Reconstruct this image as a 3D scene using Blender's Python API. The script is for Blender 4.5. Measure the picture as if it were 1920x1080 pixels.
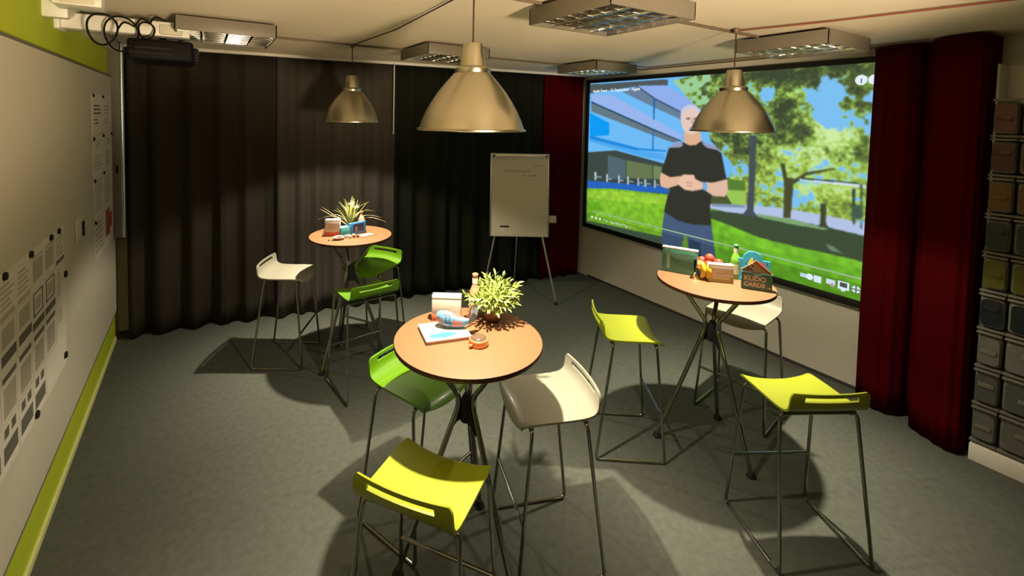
import bpy, bmesh, math, random
import numpy as np
from mathutils import Vector, Matrix

scene = bpy.context.scene
for o in list(bpy.data.objects):
    bpy.data.objects.remove(o, do_unlink=True)
COL = scene.collection
PI = math.pi

# ------------------------------------------------------------------ camera
F, CX, CY = 869.28, 884.34, 261.23
YAW, PITCH, ROLL, CAMH = 0.5283, 0.0471, 0.0196, 2.143
f0 = Vector((math.sin(YAW), math.cos(YAW), 0)); r0 = Vector((math.cos(YAW), -math.sin(YAW), 0)); up = Vector((0, 0, 1))
fw = math.cos(PITCH) * f0 - math.sin(PITCH) * up
uu = math.cos(PITCH) * up + math.sin(PITCH) * f0
rr = math.cos(ROLL) * r0 + math.sin(ROLL) * uu
u2 = math.cos(ROLL) * uu - math.sin(ROLL) * r0
cam = bpy.data.cameras.new('camera')
cam.sensor_width = 36.0
cam.lens = F * 36 / 1920
cam.shift_x = (960 - CX) / 1920
cam.shift_y = (CY - 540) / 1920
cam.clip_start = 0.05
co = bpy.data.objects.new('camera', cam)
M = Matrix.Identity(4)
for i in range(3):
    M[i][0] = rr[i]; M[i][1] = u2[i]; M[i][2] = -fw[i]
M[0][3] = 0; M[1][3] = 0; M[2][3] = CAMH
co.matrix_world = M
COL.objects.link(co)
scene.camera = co

# ------------------------------------------------------------------ world and exposure
world = bpy.data.worlds.new('world'); scene.world = world
world.use_nodes = True
WORLD_STRENGTH = 0.0
wb = world.node_tree.nodes['Background']
wb.inputs[0].default_value = (1.0, 0.78, 0.5, 1); wb.inputs[1].default_value = WORLD_STRENGTH
vs = scene.view_settings
vs.view_transform = 'Standard'; vs.look = 'None'; vs.gamma = 1.0; vs.use_curve_mapping = False
vs.exposure = 0.0
LAMP_POWER = 335.0
SPILL_POWER = 74.0
LAMP_COLOR = (1.0, 0.86, 0.64)
FILL_UPLIGHT_COLOR = (1.0, 0.77, 0.48)
SCREEN_STRENGTH = 1.0

FILL_UPLIGHT_POWER = 760.0

# ------------------------------------------------------------------ materials
def lin(c):
    return tuple(((x / 12.92) if x <= 0.04045 else ((x + 0.055) / 1.055) ** 2.4) for x in c)
def rgb(r, g, b):
    return lin((r / 255, g / 255, b / 255))
MATS = {}
def mat(name, color, rough=0.5, metal=0.0, var=0.08, scale=30.0, bump=0.0, bscale=200.0, coat=0.0,
        trans=0.0, alpha=1.0, emit=None, stretch=None, spec=0.5):
    if name in MATS: return MATS[name]
    m = bpy.data.materials.new(name); m.use_nodes = True
    nt = m.node_tree; N = nt.nodes; L = nt.links
    b = N['Principled BSDF']
    b.inputs['Roughness'].default_value = rough
    b.inputs['Metallic'].default_value = metal
    b.inputs['Specular IOR Level'].default_value = spec
    if coat: b.inputs['Coat Weight'].default_value = coat; b.inputs['Coat Roughness'].default_value = 0.15
    if trans: b.inputs['Transmission Weight'].default_value = trans
    if alpha < 1: b.inputs['Alpha'].default_value = alpha
    tc = N.new('ShaderNodeTexCoord')
    src = tc.outputs['Object']
    if stretch:
        mp = N.new('ShaderNodeMapping'); mp.inputs['Scale'].default_value = stretch
        L.new(src, mp.inputs['Vector']); src = mp.outputs['Vector']
    nz = N.new('ShaderNodeTexNoise'); nz.inputs['Scale'].default_value = scale; nz.inputs['Detail'].default_value = 4
    L.new(src, nz.inputs['Vector'])
    cr = N.new('ShaderNodeMix'); cr.data_type = 'RGBA'
    cr.inputs[6].default_value = (*[max(0, c * (1 - var)) for c in color], 1)
    cr.inputs[7].default_value = (*[min(1, c * (1 + var)) for c in color], 1)
    L.new(nz.outputs['Fac'], cr.inputs[0]); L.new(cr.outputs[2], b.inputs['Base Color'])
    if bump:
        n2 = N.new('ShaderNodeTexNoise'); n2.inputs['Scale'].default_value = bscale; n2.inputs['Detail'].default_value = 3
        L.new(src, n2.inputs['Vector'])
        bp = N.new('ShaderNodeBump'); bp.inputs['Strength'].default_value = bump; bp.inputs['Distance'].default_value = 0.004
        L.new(n2.outputs['Fac'], bp.inputs['Height']); L.new(bp.outputs['Normal'], b.inputs['Normal'])
    if emit:
        b.inputs['Emission Color'].default_value = (*emit[0], 1); b.inputs['Emission Strength'].default_value = emit[1]
    MATS[name] = m
    return m

M_floor = mat('charcoal carpet', (0.096, 0.108, 0.090), 0.95, spec=0.05, var=0.26, scale=26, bump=0.5, bscale=420)
M_ceil = mat('warm white ceiling paint', (0.86, 0.76, 0.61), 0.9, var=0.03, scale=3, bump=0.05, bscale=60)
M_wall = mat('off white wall paint', (0.66, 0.65, 0.56), 0.85, var=0.04, scale=5, bump=0.05, bscale=120)
M_lime = mat('lime green wall paint', (0.50, 0.60, 0.022), 0.8, var=0.05, scale=4, bump=0.05, bscale=120)
M_board = mat('grey magnetic board', (0.64, 0.60, 0.49), 0.55, var=0.03, scale=6)
M_alu = mat('brushed aluminium', (0.72, 0.74, 0.78), 0.28, 1.0, var=0.1, scale=80)
M_white = mat('white lacquer', (0.78, 0.76, 0.70), 0.4, var=0.03)
M_grey_metal = mat('grey lacquered metal', (0.17, 0.15, 0.12), 0.45, var=0.05)
M_louver = mat('mirror louvre', (0.85, 0.83, 0.78), 0.12, 1.0, var=0.03)
M_black = mat('black plastic', (0.004, 0.004, 0.004), 0.6, var=0.2, spec=0.15)
M_blackfr = mat('black screen frame', (0.005, 0.005, 0.005), 0.7, var=0.2)
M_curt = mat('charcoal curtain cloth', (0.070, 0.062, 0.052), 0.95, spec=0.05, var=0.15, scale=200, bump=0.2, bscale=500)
M_curt_shaded = mat('curtain cloth in shaded tone', (0.042, 0.038, 0.030), 0.95, spec=0.05, var=0.15, scale=200, bump=0.2, bscale=500)  # same charcoal cloth, with the shade by the left wall put into its colour
M_curt_deepshade = mat('curtain cloth in deep shaded tone', (0.016, 0.018, 0.013), 0.95, spec=0.05, var=0.15, scale=200, bump=0.2, bscale=500)  # same charcoal cloth again, deeper shade put into its colour
M_red = mat('dark red curtain velvet', (0.07, 0.0008, 0.0016), 0.95, spec=0.05, var=0.15, scale=160, bump=0.25, bscale=500)
M_chrome = mat('chromed steel tube', (0.32, 0.32, 0.28), 0.18, 1.0, var=0.05)
M_shadealu = mat('lamp aluminium outside', (0.58, 0.53, 0.41), 0.30, 1.0, var=0.06, scale=60, stretch=(1, 1, 12))
M_shadein = mat('lamp inside', (0.10, 0.095, 0.085), 0.5, 0.0, var=0.02)
M_cord = mat('dark red textile cord', (0.05, 0.012, 0.008), 0.7)
M_cordg = mat('grey brown cable', (0.16, 0.11, 0.07), 0.6)
M_bulb = mat('glowing bulb', (1, 0.9, 0.7), 0.3, emit=((1.0, 0.82, 0.55), 14.0))
M_seatw = mat('white plastic seat', (0.31, 0.30, 0.235), 0.42, var=0.02, coat=0.1)
M_seaty = mat('yellow lime plastic seat', (0.27, 0.315, 0.005), 0.42, var=0.03, coat=0.1)
M_seatg = mat('green plastic seat', (0.090, 0.22, 0.0015), 0.42, var=0.03, coat=0.1)
M_wood = mat('beech laminate', (0.190, 0.090, 0.041), 0.42, var=0.06, scale=14, stretch=(1, 9, 1))
M_edge = mat('red brown edge band', (0.055, 0.014, 0.006), 0.45)
M_rubber = mat('black rubber', (0.008, 0.008, 0.008), 0.8)

# ------------------------------------------------------------------ mesh helpers
class MB:
    def __init__(s): s.bm = bmesh.new()
    def box(s, c, d, bev=0.0, rot=None, seg=2):
        t = bmesh.new()
        bmesh.ops.create_cube(t, size=1)
        for v in t.verts: v.co = Vector((v.co.x * d[0], v.co.y * d[1], v.co.z * d[2]))
        if bev:
            bmesh.ops.bevel(t, geom=list(t.edges), offset=bev, segments=seg, affect='EDGES', profile=0.5)
        mtx = Matrix.Translation(Vector(c))
        if rot is not None: mtx = mtx @ rot.to_4x4()
        t.transform(mtx)
        s.merge(t); return s
    def merge(s, t):
        me = bpy.data.meshes.new('tmp'); t.to_mesh(me); t.free(); s.bm.from_mesh(me); bpy.data.meshes.remove(me)
    def lathe(s, prof, n=32, c=(0, 0, 0), cap=True):
        rings = []
        for r, z in prof:
            if r < 1e-6: rings.append([s.bm.verts.new((c[0], c[1], c[2] + z))])
            else: rings.append([s.bm.verts.new((c[0] + r * math.cos(2 * PI * k / n), c[1] + r * math.sin(2 * PI * k / n), c[2] + z)) for k in range(n)])
        for a, b in zip(rings, rings[1:]):
            for k in range(n):
                k2 = (k + 1) % n
                if len(a) == 1 and len(b) == 1: continue
                if len(a) == 1: s.bm.faces.new((a[0], b[k2], b[k]))
                elif len(b) == 1: s.bm.faces.new((a[k], a[k2], b[0]))
                else: s.bm.faces.new((a[k], a[k2], b[k2], b[k]))
        return s
    def tube(s, pts, r, n=10, closed=False, cap=True):
        pts = [Vector(p) for p in pts]
        rs = r if isinstance(r, (list, tuple)) else [r] * len(pts)
        m = len(pts); T = []
        for i in range(m):
            if closed: t = pts[(i + 1) % m] - pts[i - 1]
            else: t = pts[min(i + 1, m - 1)] - pts[max(i - 1, 0)]
            T.append(t.normalized())
        nrm = T[0].orthogonal().normalized(); rings = []
        for i in range(m):
            nrm = (nrm - T[i] * nrm.dot(T[i])).normalized()
            bn = T[i].cross(nrm)
            rings.append([s.bm.verts.new(pts[i] + rs[i] * (math.cos(2 * PI * k / n) * nrm + math.sin(2 * PI * k / n) * bn)) for k in range(n)])
        for i in range(m if closed else m - 1):
            a, b = rings[i], rings[(i + 1) % m]
            for k in range(n):
                s.bm.faces.new((a[k], a[(k + 1) % n], b[(k + 1) % n], b[k]))
        if cap and not closed:
            s.bm.faces.new(rings[0][::-1]); s.bm.faces.new(rings[-1])
        return s
    def sphere(s, c, r, seg=16, sc=(1, 1, 1)):
        t = bmesh.new(); bmesh.ops.create_uvsphere(t, u_segments=seg, v_segments=max(6, seg // 2), radius=r)
        for v in t.verts: v.co = Vector((v.co.x * sc[0] + c[0], v.co.y * sc[1] + c[1], v.co.z * sc[2] + c[2]))
        s.merge(t); return s
    def prism(s, poly, d, org, ax, ay):
        # polygon in plane (ax, ay) at org, extruded by d along the normal
        org = Vector(org); ax = Vector(ax); ay = Vector(ay); n = ax.cross(ay).normalized()
        a = [s.bm.verts.new(org + x * ax + y * ay) for x, y in poly]
        b = [s.bm.verts.new(org + x * ax + y * ay + n * d) for x, y in poly]
        s.bm.faces.new(a[::-1]); s.bm.faces.new(b)
        for i in range(len(a)):
            j = (i + 1) % len(a); s.bm.faces.new((a[i], a[j], b[j], b[i]))
        return s
    def mesh(s, name, m, smooth=True):
        bmesh.ops.recalc_face_normals(s.bm, faces=list(s.bm.faces))
        me = bpy.data.meshes.new(name); s.bm.to_mesh(me); s.bm.free()
        if m is not None: me.materials.append(m)
        if smooth:
            for p in me.polygons: p.use_smooth = True
            try: me.set_sharp_from_angle(angle=math.radians(35))
            except Exception: pass
        return me
    def build(s, name, m, parent=None, loc=None, rot=None, smooth=True):
        return link(name, s.mesh(name, m, smooth), parent, loc, rot)

def link(name, me, parent=None, loc=None, rot=None):
    o = bpy.data.objects.new(name, me); COL.objects.link(o)
    if parent is not None: o.parent = parent
    if loc is not None: o.location = loc
    if rot is not None: o.rotation_euler = rot
    return o
def tag(o, label=None, cat=None, group=None, kind=None):
    if label: o['label'] = label
    if cat: o['category'] = cat
    if group: o['group'] = group
    if kind: o['kind'] = kind
    return o
def thing(name, label, cat, loc=(0, 0, 0), rz=0.0, group=None):
    o = bpy.data.objects.new(name, None); COL.objects.link(o)
    o.empty_display_size = 0.05
    o.location = loc; o.rotation_euler = (0, 0, rz)
    return tag(o, label, cat, group)
def copy_tree(o, parent=None):
    c = o.copy(); COL.objects.link(c); c.parent = parent
    for ch in list(o.children): copy_tree(ch, c)
    return c
def fillet(pts, rad, n=6):
    pts = [Vector(p) for p in pts]; out = [pts[0]]
    for i in range(1, len(pts) - 1):
        p = pts[i]; a = (pts[i - 1] - p); b = (pts[i + 1] - p)
        r = min(rad, a.length * .45, b.length * .45)
        A = p + a.normalized() * r; B = p + b.normalized() * r
        for k in range(n + 1):
            t = k / n; out.append((1 - t) ** 2 * A + 2 * t * (1 - t) * p + t * t * B)
    out.append(pts[-1]); return out
def spline(pts, n=12):
    pts = [Vector(p) for p in pts]; out = []
    for i in range(len(pts) - 1):
        p0 = pts[max(i - 1, 0)]; p1 = pts[i]; p2 = pts[i + 1]; p3 = pts[min(i + 2, len(pts) - 1)]
        for k in range(n):
            t = k / n
            out.append(.5 * ((2 * p1) + (p2 - p0) * t + (2 * p0 - 5 * p1 + 4 * p2 - p3) * t * t + (-p0 + 3 * p1 - 3 * p2 + p3) * t ** 3))
    out.append(pts[-1]); return out
def text_mesh(name, txt, size, m, parent, loc, rot, off=0.0, ext=0.0006, align='LEFT'):
    cu = bpy.data.curves.new(name, 'FONT'); cu.body = txt; cu.size = size; cu.offset = off; cu.extrude = ext
    cu.align_x = align; cu.resolution_u = 3
    t = bpy.data.objects.new('tmp_text', cu); COL.objects.link(t)
    dg = bpy.context.evaluated_depsgraph_get()
    me = bpy.data.meshes.new_from_object(t.evaluated_get(dg))
    bpy.data.objects.remove(t); bpy.data.curves.remove(cu)
    me.name = name; me.materials.clear(); me.materials.append(m)
    return link(name, me, parent, loc, rot)
def struct(o): return tag(o, kind='structure')

# ------------------------------------------------------------------ the room
XL, XR, CEIL, YF = -0.71, 4.572, 2.75, -2.6
BK0 = Vector((-0.75, 5.52, 0)); BK1 = Vector((4.62, 4.96, 0))     # back wall line
struct(MB().box(((XL + XR) / 2, 1.6, -0.05), (XR - XL + 0.3, 8.6, 0.1)).build('floor', M_floor, smooth=False))
struct(MB().box(((XL + XR) / 2, 1.6, CEIL + 0.05), (XR - XL + 0.3, 8.6, 0.1)).build('ceiling', M_ceil, smooth=False))
struct(MB().box((XL - 0.05, 1.55, CEIL / 2), (0.1, 8.3, CEIL)).build('wall_left', M_lime, smooth=False))
struct(MB().box((XR + 0.05, 1.3, CEIL / 2), (0.1, 7.8, CEIL)).build('wall_right', M_wall, smooth=False))
d = (BK1 - BK0); ang = math.atan2(d.y, d.x)
struct(MB().box((0, 0.05, CEIL / 2), (d.length, 0.1, CEIL)).build('wall_back', M_wall, None, (BK0 + BK1) / 2, (0, 0, ang), smooth=False))
struct(MB().box(((XL + XR) / 2, YF - 0.05, CEIL / 2), (XR - XL, 0.1, CEIL)).build('wall_front', M_wall, smooth=False))
struct(MB().box((XL + 0.008, 1.35, 0.02), (0.016, 7.9, 0.04), 0.003).build('baseboard_left', mat('pale yellow skirting', (0.72, 0.74, 0.32), 0.6), smooth=False))
struct(MB().box((XR - 0.006, 1.1, 0.012), (0.012, 7.0, 0.024), 0.003).build('baseboard_right', mat('grey skirting', (0.05, 0.05, 0.045), 0.7), smooth=False))
struct(MB().box((0, 0, 0), (5.25, 0.035, 0.03), 0.004).build('trim_1', M_white, None, (1.93, 4.965, CEIL - 0.016), (0, 0, ang)))

# grey magnetic board on the left wall
wbd = thing('wall_board', 'wide grey magnetic board along the lime-green left wall', 'board', (XL, 1.6, 0))
MB().box((0.012, 0, 1.37), (0.024, 7.3, 2.13), 0.003).build('panel', M_board, wbd, smooth=False)
for zz in (0.30, 2.441):
    MB().box((0.013, 0, zz), (0.026, 7.3, 0.012), 0.002).build('edge_strip', M_grey_metal, wbd, smooth=False)
tr = thing('cable_column', 'upright aluminium profile at the far end of the left wall', 'profile', (XL, 5.17, 0))
MB().box((0.045, 0, 1.875), (0.09, 0.05, 1.745), 0.004).build('profile_body', M_grey_metal, tr)
MB().tube([(.098, -.012, 1.0), (.098, -.012, 2.745)], .019, 20).build('polished_edge', M_alu, tr)
MB().box((0.06, -0.03, 1.62), (0.012, 0.02, 0.07), 0.003).build('latch', M_black, tr)

# ------------------------------------------------------------------ curtains
random.seed(4)
def curtain(name, label, p0, p1, m, amp, wl, seed, z0=0.015, z1=CEIL - 0.03, path=None):
    rnd = random.Random(seed)
    if path is None:
        p0 = Vector(p0); p1 = Vector(p1); L = (p1 - p0).length; t = (p1 - p0) / L; nrm = Vector((t.y, -t.x, 0))
        npl = int(L / 0.014); ph = 0; base = []
        w = wl; cur = []
        for i in range(npl + 1):
            s = L * i / npl
            ph += (2 * PI / w) * (L / npl)
            if i % 14 == 0: w = wl * rnd.uniform(.75, 1.4); a = amp * rnd.uniform(.55, 1.2)
            cur.append((p0 + t * s, nrm, math.sin(ph), a))
    else:
        q = spline(path, 14); cur = []
        for i, p in enumerate(q):
            tt = (q[min(i + 1, len(q) - 1)] - q[max(i - 1, 0)]).normalized()
            cur.append((p, Vector((tt.y, -tt.x, 0)), math.sin(i * 0.55), 0.006))
    bm = bmesh.new(); nz = 14; rows = []
    for j in range(nz + 1):
        h = j / nz; z = z0 + (z1 - z0) * h; row = []
        for i, (p, n, sn, a) in enumerate(cur):
            k = a * (1.0 - 0.45 * h) * sn + 0.006 * math.sin(3 * h + i * 0.11)
            row.append(bm.verts.new((p.x + n.x * k, p.y + n.y * k, z)))
        rows.append(row)
    for j in range(nz):
        for i in range(len(cur) - 1):
            bm.faces.new((rows[j][i], rows[j][i + 1], rows[j + 1][i + 1], rows[j + 1][i]))
    me = bpy.data.meshes.new(name); bm.to_mesh(me); bm.free(); me.materials.append(m)
    for p in me.polygons: p.use_smooth = True
    root = thing(name, label, 'curtain', (cur[0][0].x, cur[0][0].y, 0), group='room curtains')
    o = link('cloth', me, root, (-cur[0][0].x, -cur[0][0].y, 0))
    sm = o.modifiers.new('thick', 'SOLIDIFY'); sm.thickness = 0.004
    hb = MB().tube([(p.x - cur[0][0].x, p.y - cur[0][0].y, z1 + 0.004) for p, n, s_, a in cur[::4]], 0.009, 6)
    hb.build('heading_tape', m, root)
    return root
def bl(x, dy=0.0): return (x, 5.215 - 0.107 * x + dy, 0)
curtain('curtain', 'charcoal curtain beside the left wall, behind the white stool', bl(-0.60, .03), bl(0.69, .03), M_curt_shaded, 0.06, 0.24, 1)
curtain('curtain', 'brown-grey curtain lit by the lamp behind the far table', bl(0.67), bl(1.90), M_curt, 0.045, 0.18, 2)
curtain('curtain', 'shade-darkened charcoal curtain behind the flip chart', bl(1.88, .03), bl(3.93, .03), M_curt_deepshade, 0.045, 0.21, 3)
curtain('curtain', 'narrow dark red curtain in the corner beside the projection screen', bl(3.87, -.02), bl(4.50, -.02), M_red, 0.04, 0.2, 4)
curtain('curtain', 'dark red floor-length curtain bunched at the right end of the screen', None, None, M_red, 0, 0, 5,
        path=[(4.50, 1.55, 0), (4.40, 1.46, 0), (4.36, 1.38, 0), (4.38, 1.29, 0), (4.48, 1.235, 0), (4.44, 1.20, 0), (4.33, 1.17, 0), (4.27, 1.08, 0), (4.238, 1.0, 0), (4.245, .93, 0), (4.30, .90, 0), (4.42, .895, 0), (4.52, .90, 0)])
rd = thing('curtain_rod', 'thin white pull rod hanging against the dark curtain', 'rod', (1.86, 4.93, 1.95))
MB().tube([(0, 0, 0), (0.002, 0, 0.76)], 0.006, 8).build('stick', M_white, rd)
MB().tube([(0.002, 0, 0.76), (0.002, 0, 0.775), (0.0, .015, 0.785)], 0.003, 6).build('hook', M_alu, rd)
MB().lathe([(0, -.012), (.009, -.008), (.009, .01), (0, .014)], 10).build('grip', M_white, rd)
SCREEN = [
 ((104, 184, 250), [(-0.022, -0.026), (0.631, -0.013), (0.645, 0.529), (0.356, 0.637), (-0.022, 0.59)]),
 ((70, 78, 84), [(-0.008, 0.007), (0.366, 0.01), (0.367, 0.045), (0.24, 0.04), (-0.006, 0.073)]),
 ((140, 170, 240), [(0.24, 0.037), (0.354, 0.044), (0.491, 0.172), (0.42, 0.2), (0.318, 0.12)]),
 ((96, 120, 150), [(0.236, 0.042), (0.318, 0.123), (0.423, 0.207), (0.424, 0.248), (0.313, 0.174), (0.17, 0.072)]),
 ((40, 60, 90), [(0.232, 0.039), (0.244, 0.043), (0.318, 0.12), (0.423, 0.202), (0.423, 0.209), (0.317, 0.128)]),
 ((150, 178, 240), [(0.009, 0.08), (0.117, 0.089), (0.314, 0.246), (0.429, 0.335), (0.43, 0.374), (0.316, 0.305), (0.012, 0.124)]),
 ((92, 112, 128), [(0.007, 0.13), (0.316, 0.31), (0.427, 0.369), (0.396, 0.384), (0.317, 0.348), (0.009, 0.199)]),
 ((30, 50, 80), [(0.007, 0.127), (0.316, 0.308), (0.427, 0.369), (0.427, 0.375), (0.316, 0.317), (0.008, 0.137)]),
 ((0, 150, 250), [(0.002, 0.208), (0.109, 0.279), (0.111, 0.361), (0.007, 0.378)]),
 ((20, 130, 225), [(0.006, 0.369), (0.25, 0.431), (0.371, 0.432), (0.371, 0.442), (0.235, 0.446), (0.007, 0.402)]),
 ((70, 165, 240), [(0.007, 0.414), (0.007, 0.396), (0.235, 0.446), (0.365, 0.455), (0.366, 0.491), (0.274, 0.484)]),
 ((40, 100, 160), [(0.308, 0.122), (0.319, 0.123), (0.318, 0.251), (0.313, 0.251)]),
 ((40, 110, 180), [(0.311, 0.318), (0.317, 0.318), (0.319, 0.436), (0.313, 0.437)]),
 ((50, 62, 58), [(-0.007, 0.493), (0.146, 0.46), (0.372, 0.515), (0.376, 0.674), (-0.002, 0.713)]),
 ((72, 96, 104), [(0.107, 0.498), (0.196, 0.518), (0.199, 0.641), (0.111, 0.66)]),
 ((96, 112, 72), [(0.2, 0.518), (0.316, 0.53), (0.318, 0.615), (0.203, 0.634)]),
 ((110, 128, 84), [(0.32, 0.529), (0.356, 0.535), (0.354, 0.607), (0.322, 0.614)]),
 ((28, 90, 190), [(-0.002, 0.695), (0.375, 0.65), (0.387, 0.665), (0.388, 0.688), (0.005, 0.751)]),
 ((170, 190, 205), [(0.038, 0.627), (0.05, 0.624), (0.051, 0.68), (0.04, 0.683)]),
 ((140, 165, 190), [(0.039, 0.655), (0.077, 0.65), (0.077, 0.659), (0.039, 0.663)]),
 ((170, 190, 205), [(0.102, 0.628), (0.111, 0.626), (0.113, 0.68), (0.103, 0.682)]),
 ((140, 165, 190), [(0.103, 0.655), (0.132, 0.652), (0.132, 0.661), (0.103, 0.663)]),
 ((170, 190, 205), [(0.162, 0.626), (0.171, 0.624), (0.172, 0.676), (0.164, 0.678)]),
 ((140, 165, 190), [(0.163, 0.652), (0.191, 0.649), (0.191, 0.658), (0.163, 0.66)]),
 ((170, 190, 205), [(0.205, 0.623), (0.215, 0.621), (0.216, 0.673), (0.207, 0.675)]),
 ((140, 165, 190), [(0.206, 0.649), (0.235, 0.646), (0.236, 0.654), (0.206, 0.657)]),
 ((170, 190, 205), [(0.253, 0.623), (0.261, 0.621), (0.262, 0.671), (0.255, 0.673)]),
 ((140, 165, 190), [(0.254, 0.648), (0.279, 0.645), (0.279, 0.653), (0.254, 0.656)]),
 ((170, 190, 205), [(0.284, 0.623), (0.292, 0.621), (0.294, 0.67), (0.285, 0.672)]),
 ((140, 165, 190), [(0.285, 0.647), (0.312, 0.644), (0.312, 0.652), (0.285, 0.655)]),
 ((170, 190, 205), [(0.326, 0.619), (0.333, 0.618), (0.334, 0.666), (0.327, 0.668)]),
 ((140, 165, 190), [(0.327, 0.644), (0.348, 0.642), (0.348, 0.65), (0.327, 0.651)]),
 ((122, 186, 36), [(-0.001, 0.752), (0.142, 0.719), (0.388, 0.694), (0.395, 0.952), (0.005, 0.983)]),
 ((150, 205, 50), [(-0.0, 0.77), (0.143, 0.733), (0.388, 0.706), (0.39, 0.753), (0.145, 0.8), (0.001, 0.813)]),
 ((92, 158, 22), [(0.002, 0.841), (0.068, 0.836), (0.085, 0.886), (0.005, 0.969)]),
 ((96, 168, 30), [(0.526, 0.73), (0.71, 0.739), (0.971, 0.766), (0.978, 1.026), (0.368, 1.072)]),
 ((80, 120, 40), [(0.585, 0.557), (0.641, 0.555), (0.643, 0.61), (0.589, 0.614)]),
 ((150, 195, 80), [(0.586, 0.615), (0.645, 0.605), (0.647, 0.675), (0.607, 0.693), (0.588, 0.662)]),
 ((70, 78, 40), [(0.534, 0.666), (0.587, 0.641), (0.607, 0.687), (0.538, 0.7)]),
 ((176, 192, 232), [(0.534, 0.707), (0.644, 0.678), (0.748, 0.661), (0.833, 0.661), (0.966, 0.672), (0.968, 0.726), (0.848, 0.716), (0.75, 0.71), (0.619, 0.732), (0.535, 0.728)]),
 ((120, 140, 170), [(0.544, 0.7), (0.618, 0.682), (0.644, 0.682), (0.645, 0.693), (0.545, 0.716)]),
 ((52, 68, 44), [(0.54, 0.738), (0.645, 0.724), (0.75, 0.71), (0.854, 0.714), (0.968, 0.726), (0.971, 0.834), (0.902, 0.831), (0.782, 0.832), (0.69, 0.828), (0.594, 0.796), (0.541, 0.782)]),
 ((120, 160, 110), [(0.679, 0.712), (0.779, 0.707), (0.855, 0.72), (0.848, 0.729), (0.772, 0.731), (0.679, 0.727)]),
 ((100, 125, 100), [(0.85, 0.789), (0.869, 0.794), (0.889, 0.817), (0.864, 0.816)]),
 ((110, 184, 36), [(0.541, 0.782), (0.594, 0.796), (0.69, 0.828), (0.782, 0.832), (0.902, 0.831), (0.96, 0.834), (0.961, 0.864), (0.852, 0.868), (0.708, 0.879), (0.543, 0.855)]),
 ((62, 70, 80), [(0.648, 0.322), (0.668, 0.32), (0.67, 0.588), (0.669, 0.701), (0.683, 0.726), (0.637, 0.734), (0.65, 0.699), (0.652, 0.57)]),
 ((66, 66, 36), [(0.746, 0.512), (0.77, 0.514), (0.769, 0.612), (0.767, 0.704), (0.749, 0.707), (0.748, 0.618)]),
 ((60, 66, 34), [(0.735, 0.45), (0.746, 0.449), (0.754, 0.525), (0.747, 0.54)]),
 ((66, 70, 36), [(0.756, 0.538), (0.798, 0.481), (0.86, 0.449), (0.86, 0.456), (0.801, 0.494), (0.771, 0.542)]),
 ((58, 60, 36), [(0.835, 0.614), (0.848, 0.61), (0.85, 0.702), (0.856, 0.714), (0.833, 0.72), (0.837, 0.7)]),
 ((210, 225, 240), [(0.784, 0.511), (0.914, 0.508), (0.965, 0.518), (0.965, 0.527), (0.905, 0.52), (0.785, 0.521)]),
 ((30, 50, 45), [(0.788, 0.507), (0.913, 0.502), (0.914, 0.507), (0.788, 0.514)]),
 ((225, 235, 245), [(0.942, 0.49), (0.964, 0.491), (0.964, 0.5), (0.942, 0.502)]),
 ((44, 56, 44), [(0.9, 0.531), (0.907, 0.529), (0.91, 0.68), (0.906, 0.682)]),
 ((44, 56, 44), [(0.916, 0.508), (0.92, 0.507), (0.924, 0.694), (0.922, 0.695)]),
 ((44, 56, 44), [(0.928, 0.499), (0.933, 0.498), (0.938, 0.716), (0.935, 0.718)]),
 ((60, 84, 70), [(0.901, 0.607), (0.922, 0.594), (0.926, 0.643), (0.915, 0.659), (0.903, 0.651)]),
 ((62, 82, 118), [(0.373, 0.805), (0.544, 0.815), (0.562, 0.981), (0.563, 1.045), (0.367, 1.085), (0.366, 0.904)]),
 ((40, 60, 90), [(0.469, 0.922), (0.511, 0.932), (0.514, 1.042), (0.468, 1.036)]),
 ((110, 160, 40), [(0.454, 0.905), (0.463, 0.924), (0.47, 0.978), (0.472, 1.035), (0.445, 1.047), (0.446, 0.96)]),
 ((40, 40, 34), [(0.431, 0.376), (0.42, 0.403), (0.38, 0.418), (0.37, 0.479), (0.354, 0.567), (0.388, 0.589), (0.393, 0.669), (0.383, 0.703), (0.371, 0.8), (0.425, 0.835), (0.48, 0.839), (0.544, 0.821), (0.537, 0.714), (0.54, 0.672), (0.544, 0.586), (0.586, 0.559), (0.566, 0.422), (0.549, 0.405), (0.514, 0.396), (0.498, 0.365), (0.478, 0.384), (0.452, 0.391)]),
 ((150, 150, 190), [(0.431, 0.376), (0.405, 0.385), (0.38, 0.416), (0.423, 0.409), (0.433, 0.397)]),
 ((150, 150, 195), [(0.498, 0.361), (0.519, 0.376), (0.548, 0.389), (0.563, 0.411), (0.519, 0.4), (0.506, 0.385)]),
 ((228, 180, 150), [(0.353, 0.567), (0.349, 0.618), (0.354, 0.652), (0.381, 0.659), (0.423, 0.627), (0.441, 0.588), (0.432, 0.573), (0.39, 0.589)]),
 ((226, 184, 160), [(0.588, 0.557), (0.592, 0.618), (0.584, 0.652), (0.546, 0.659), (0.521, 0.637), (0.49, 0.611), (0.504, 0.591), (0.544, 0.586)]),
 ((236, 190, 165), [(0.427, 0.591), (0.438, 0.563), (0.478, 0.557), (0.483, 0.579), (0.504, 0.591), (0.508, 0.632), (0.475, 0.65), (0.448, 0.651), (0.423, 0.627)]),
 ((190, 130, 105), [(0.45, 0.602), (0.474, 0.602), (0.474, 0.608), (0.45, 0.607)]),
 ((190, 130, 105), [(0.454, 0.62), (0.474, 0.62), (0.474, 0.626), (0.454, 0.626)]),
 ((110, 170, 230), [(0.51, 0.59), (0.524, 0.592), (0.525, 0.636), (0.509, 0.633)]),
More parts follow.
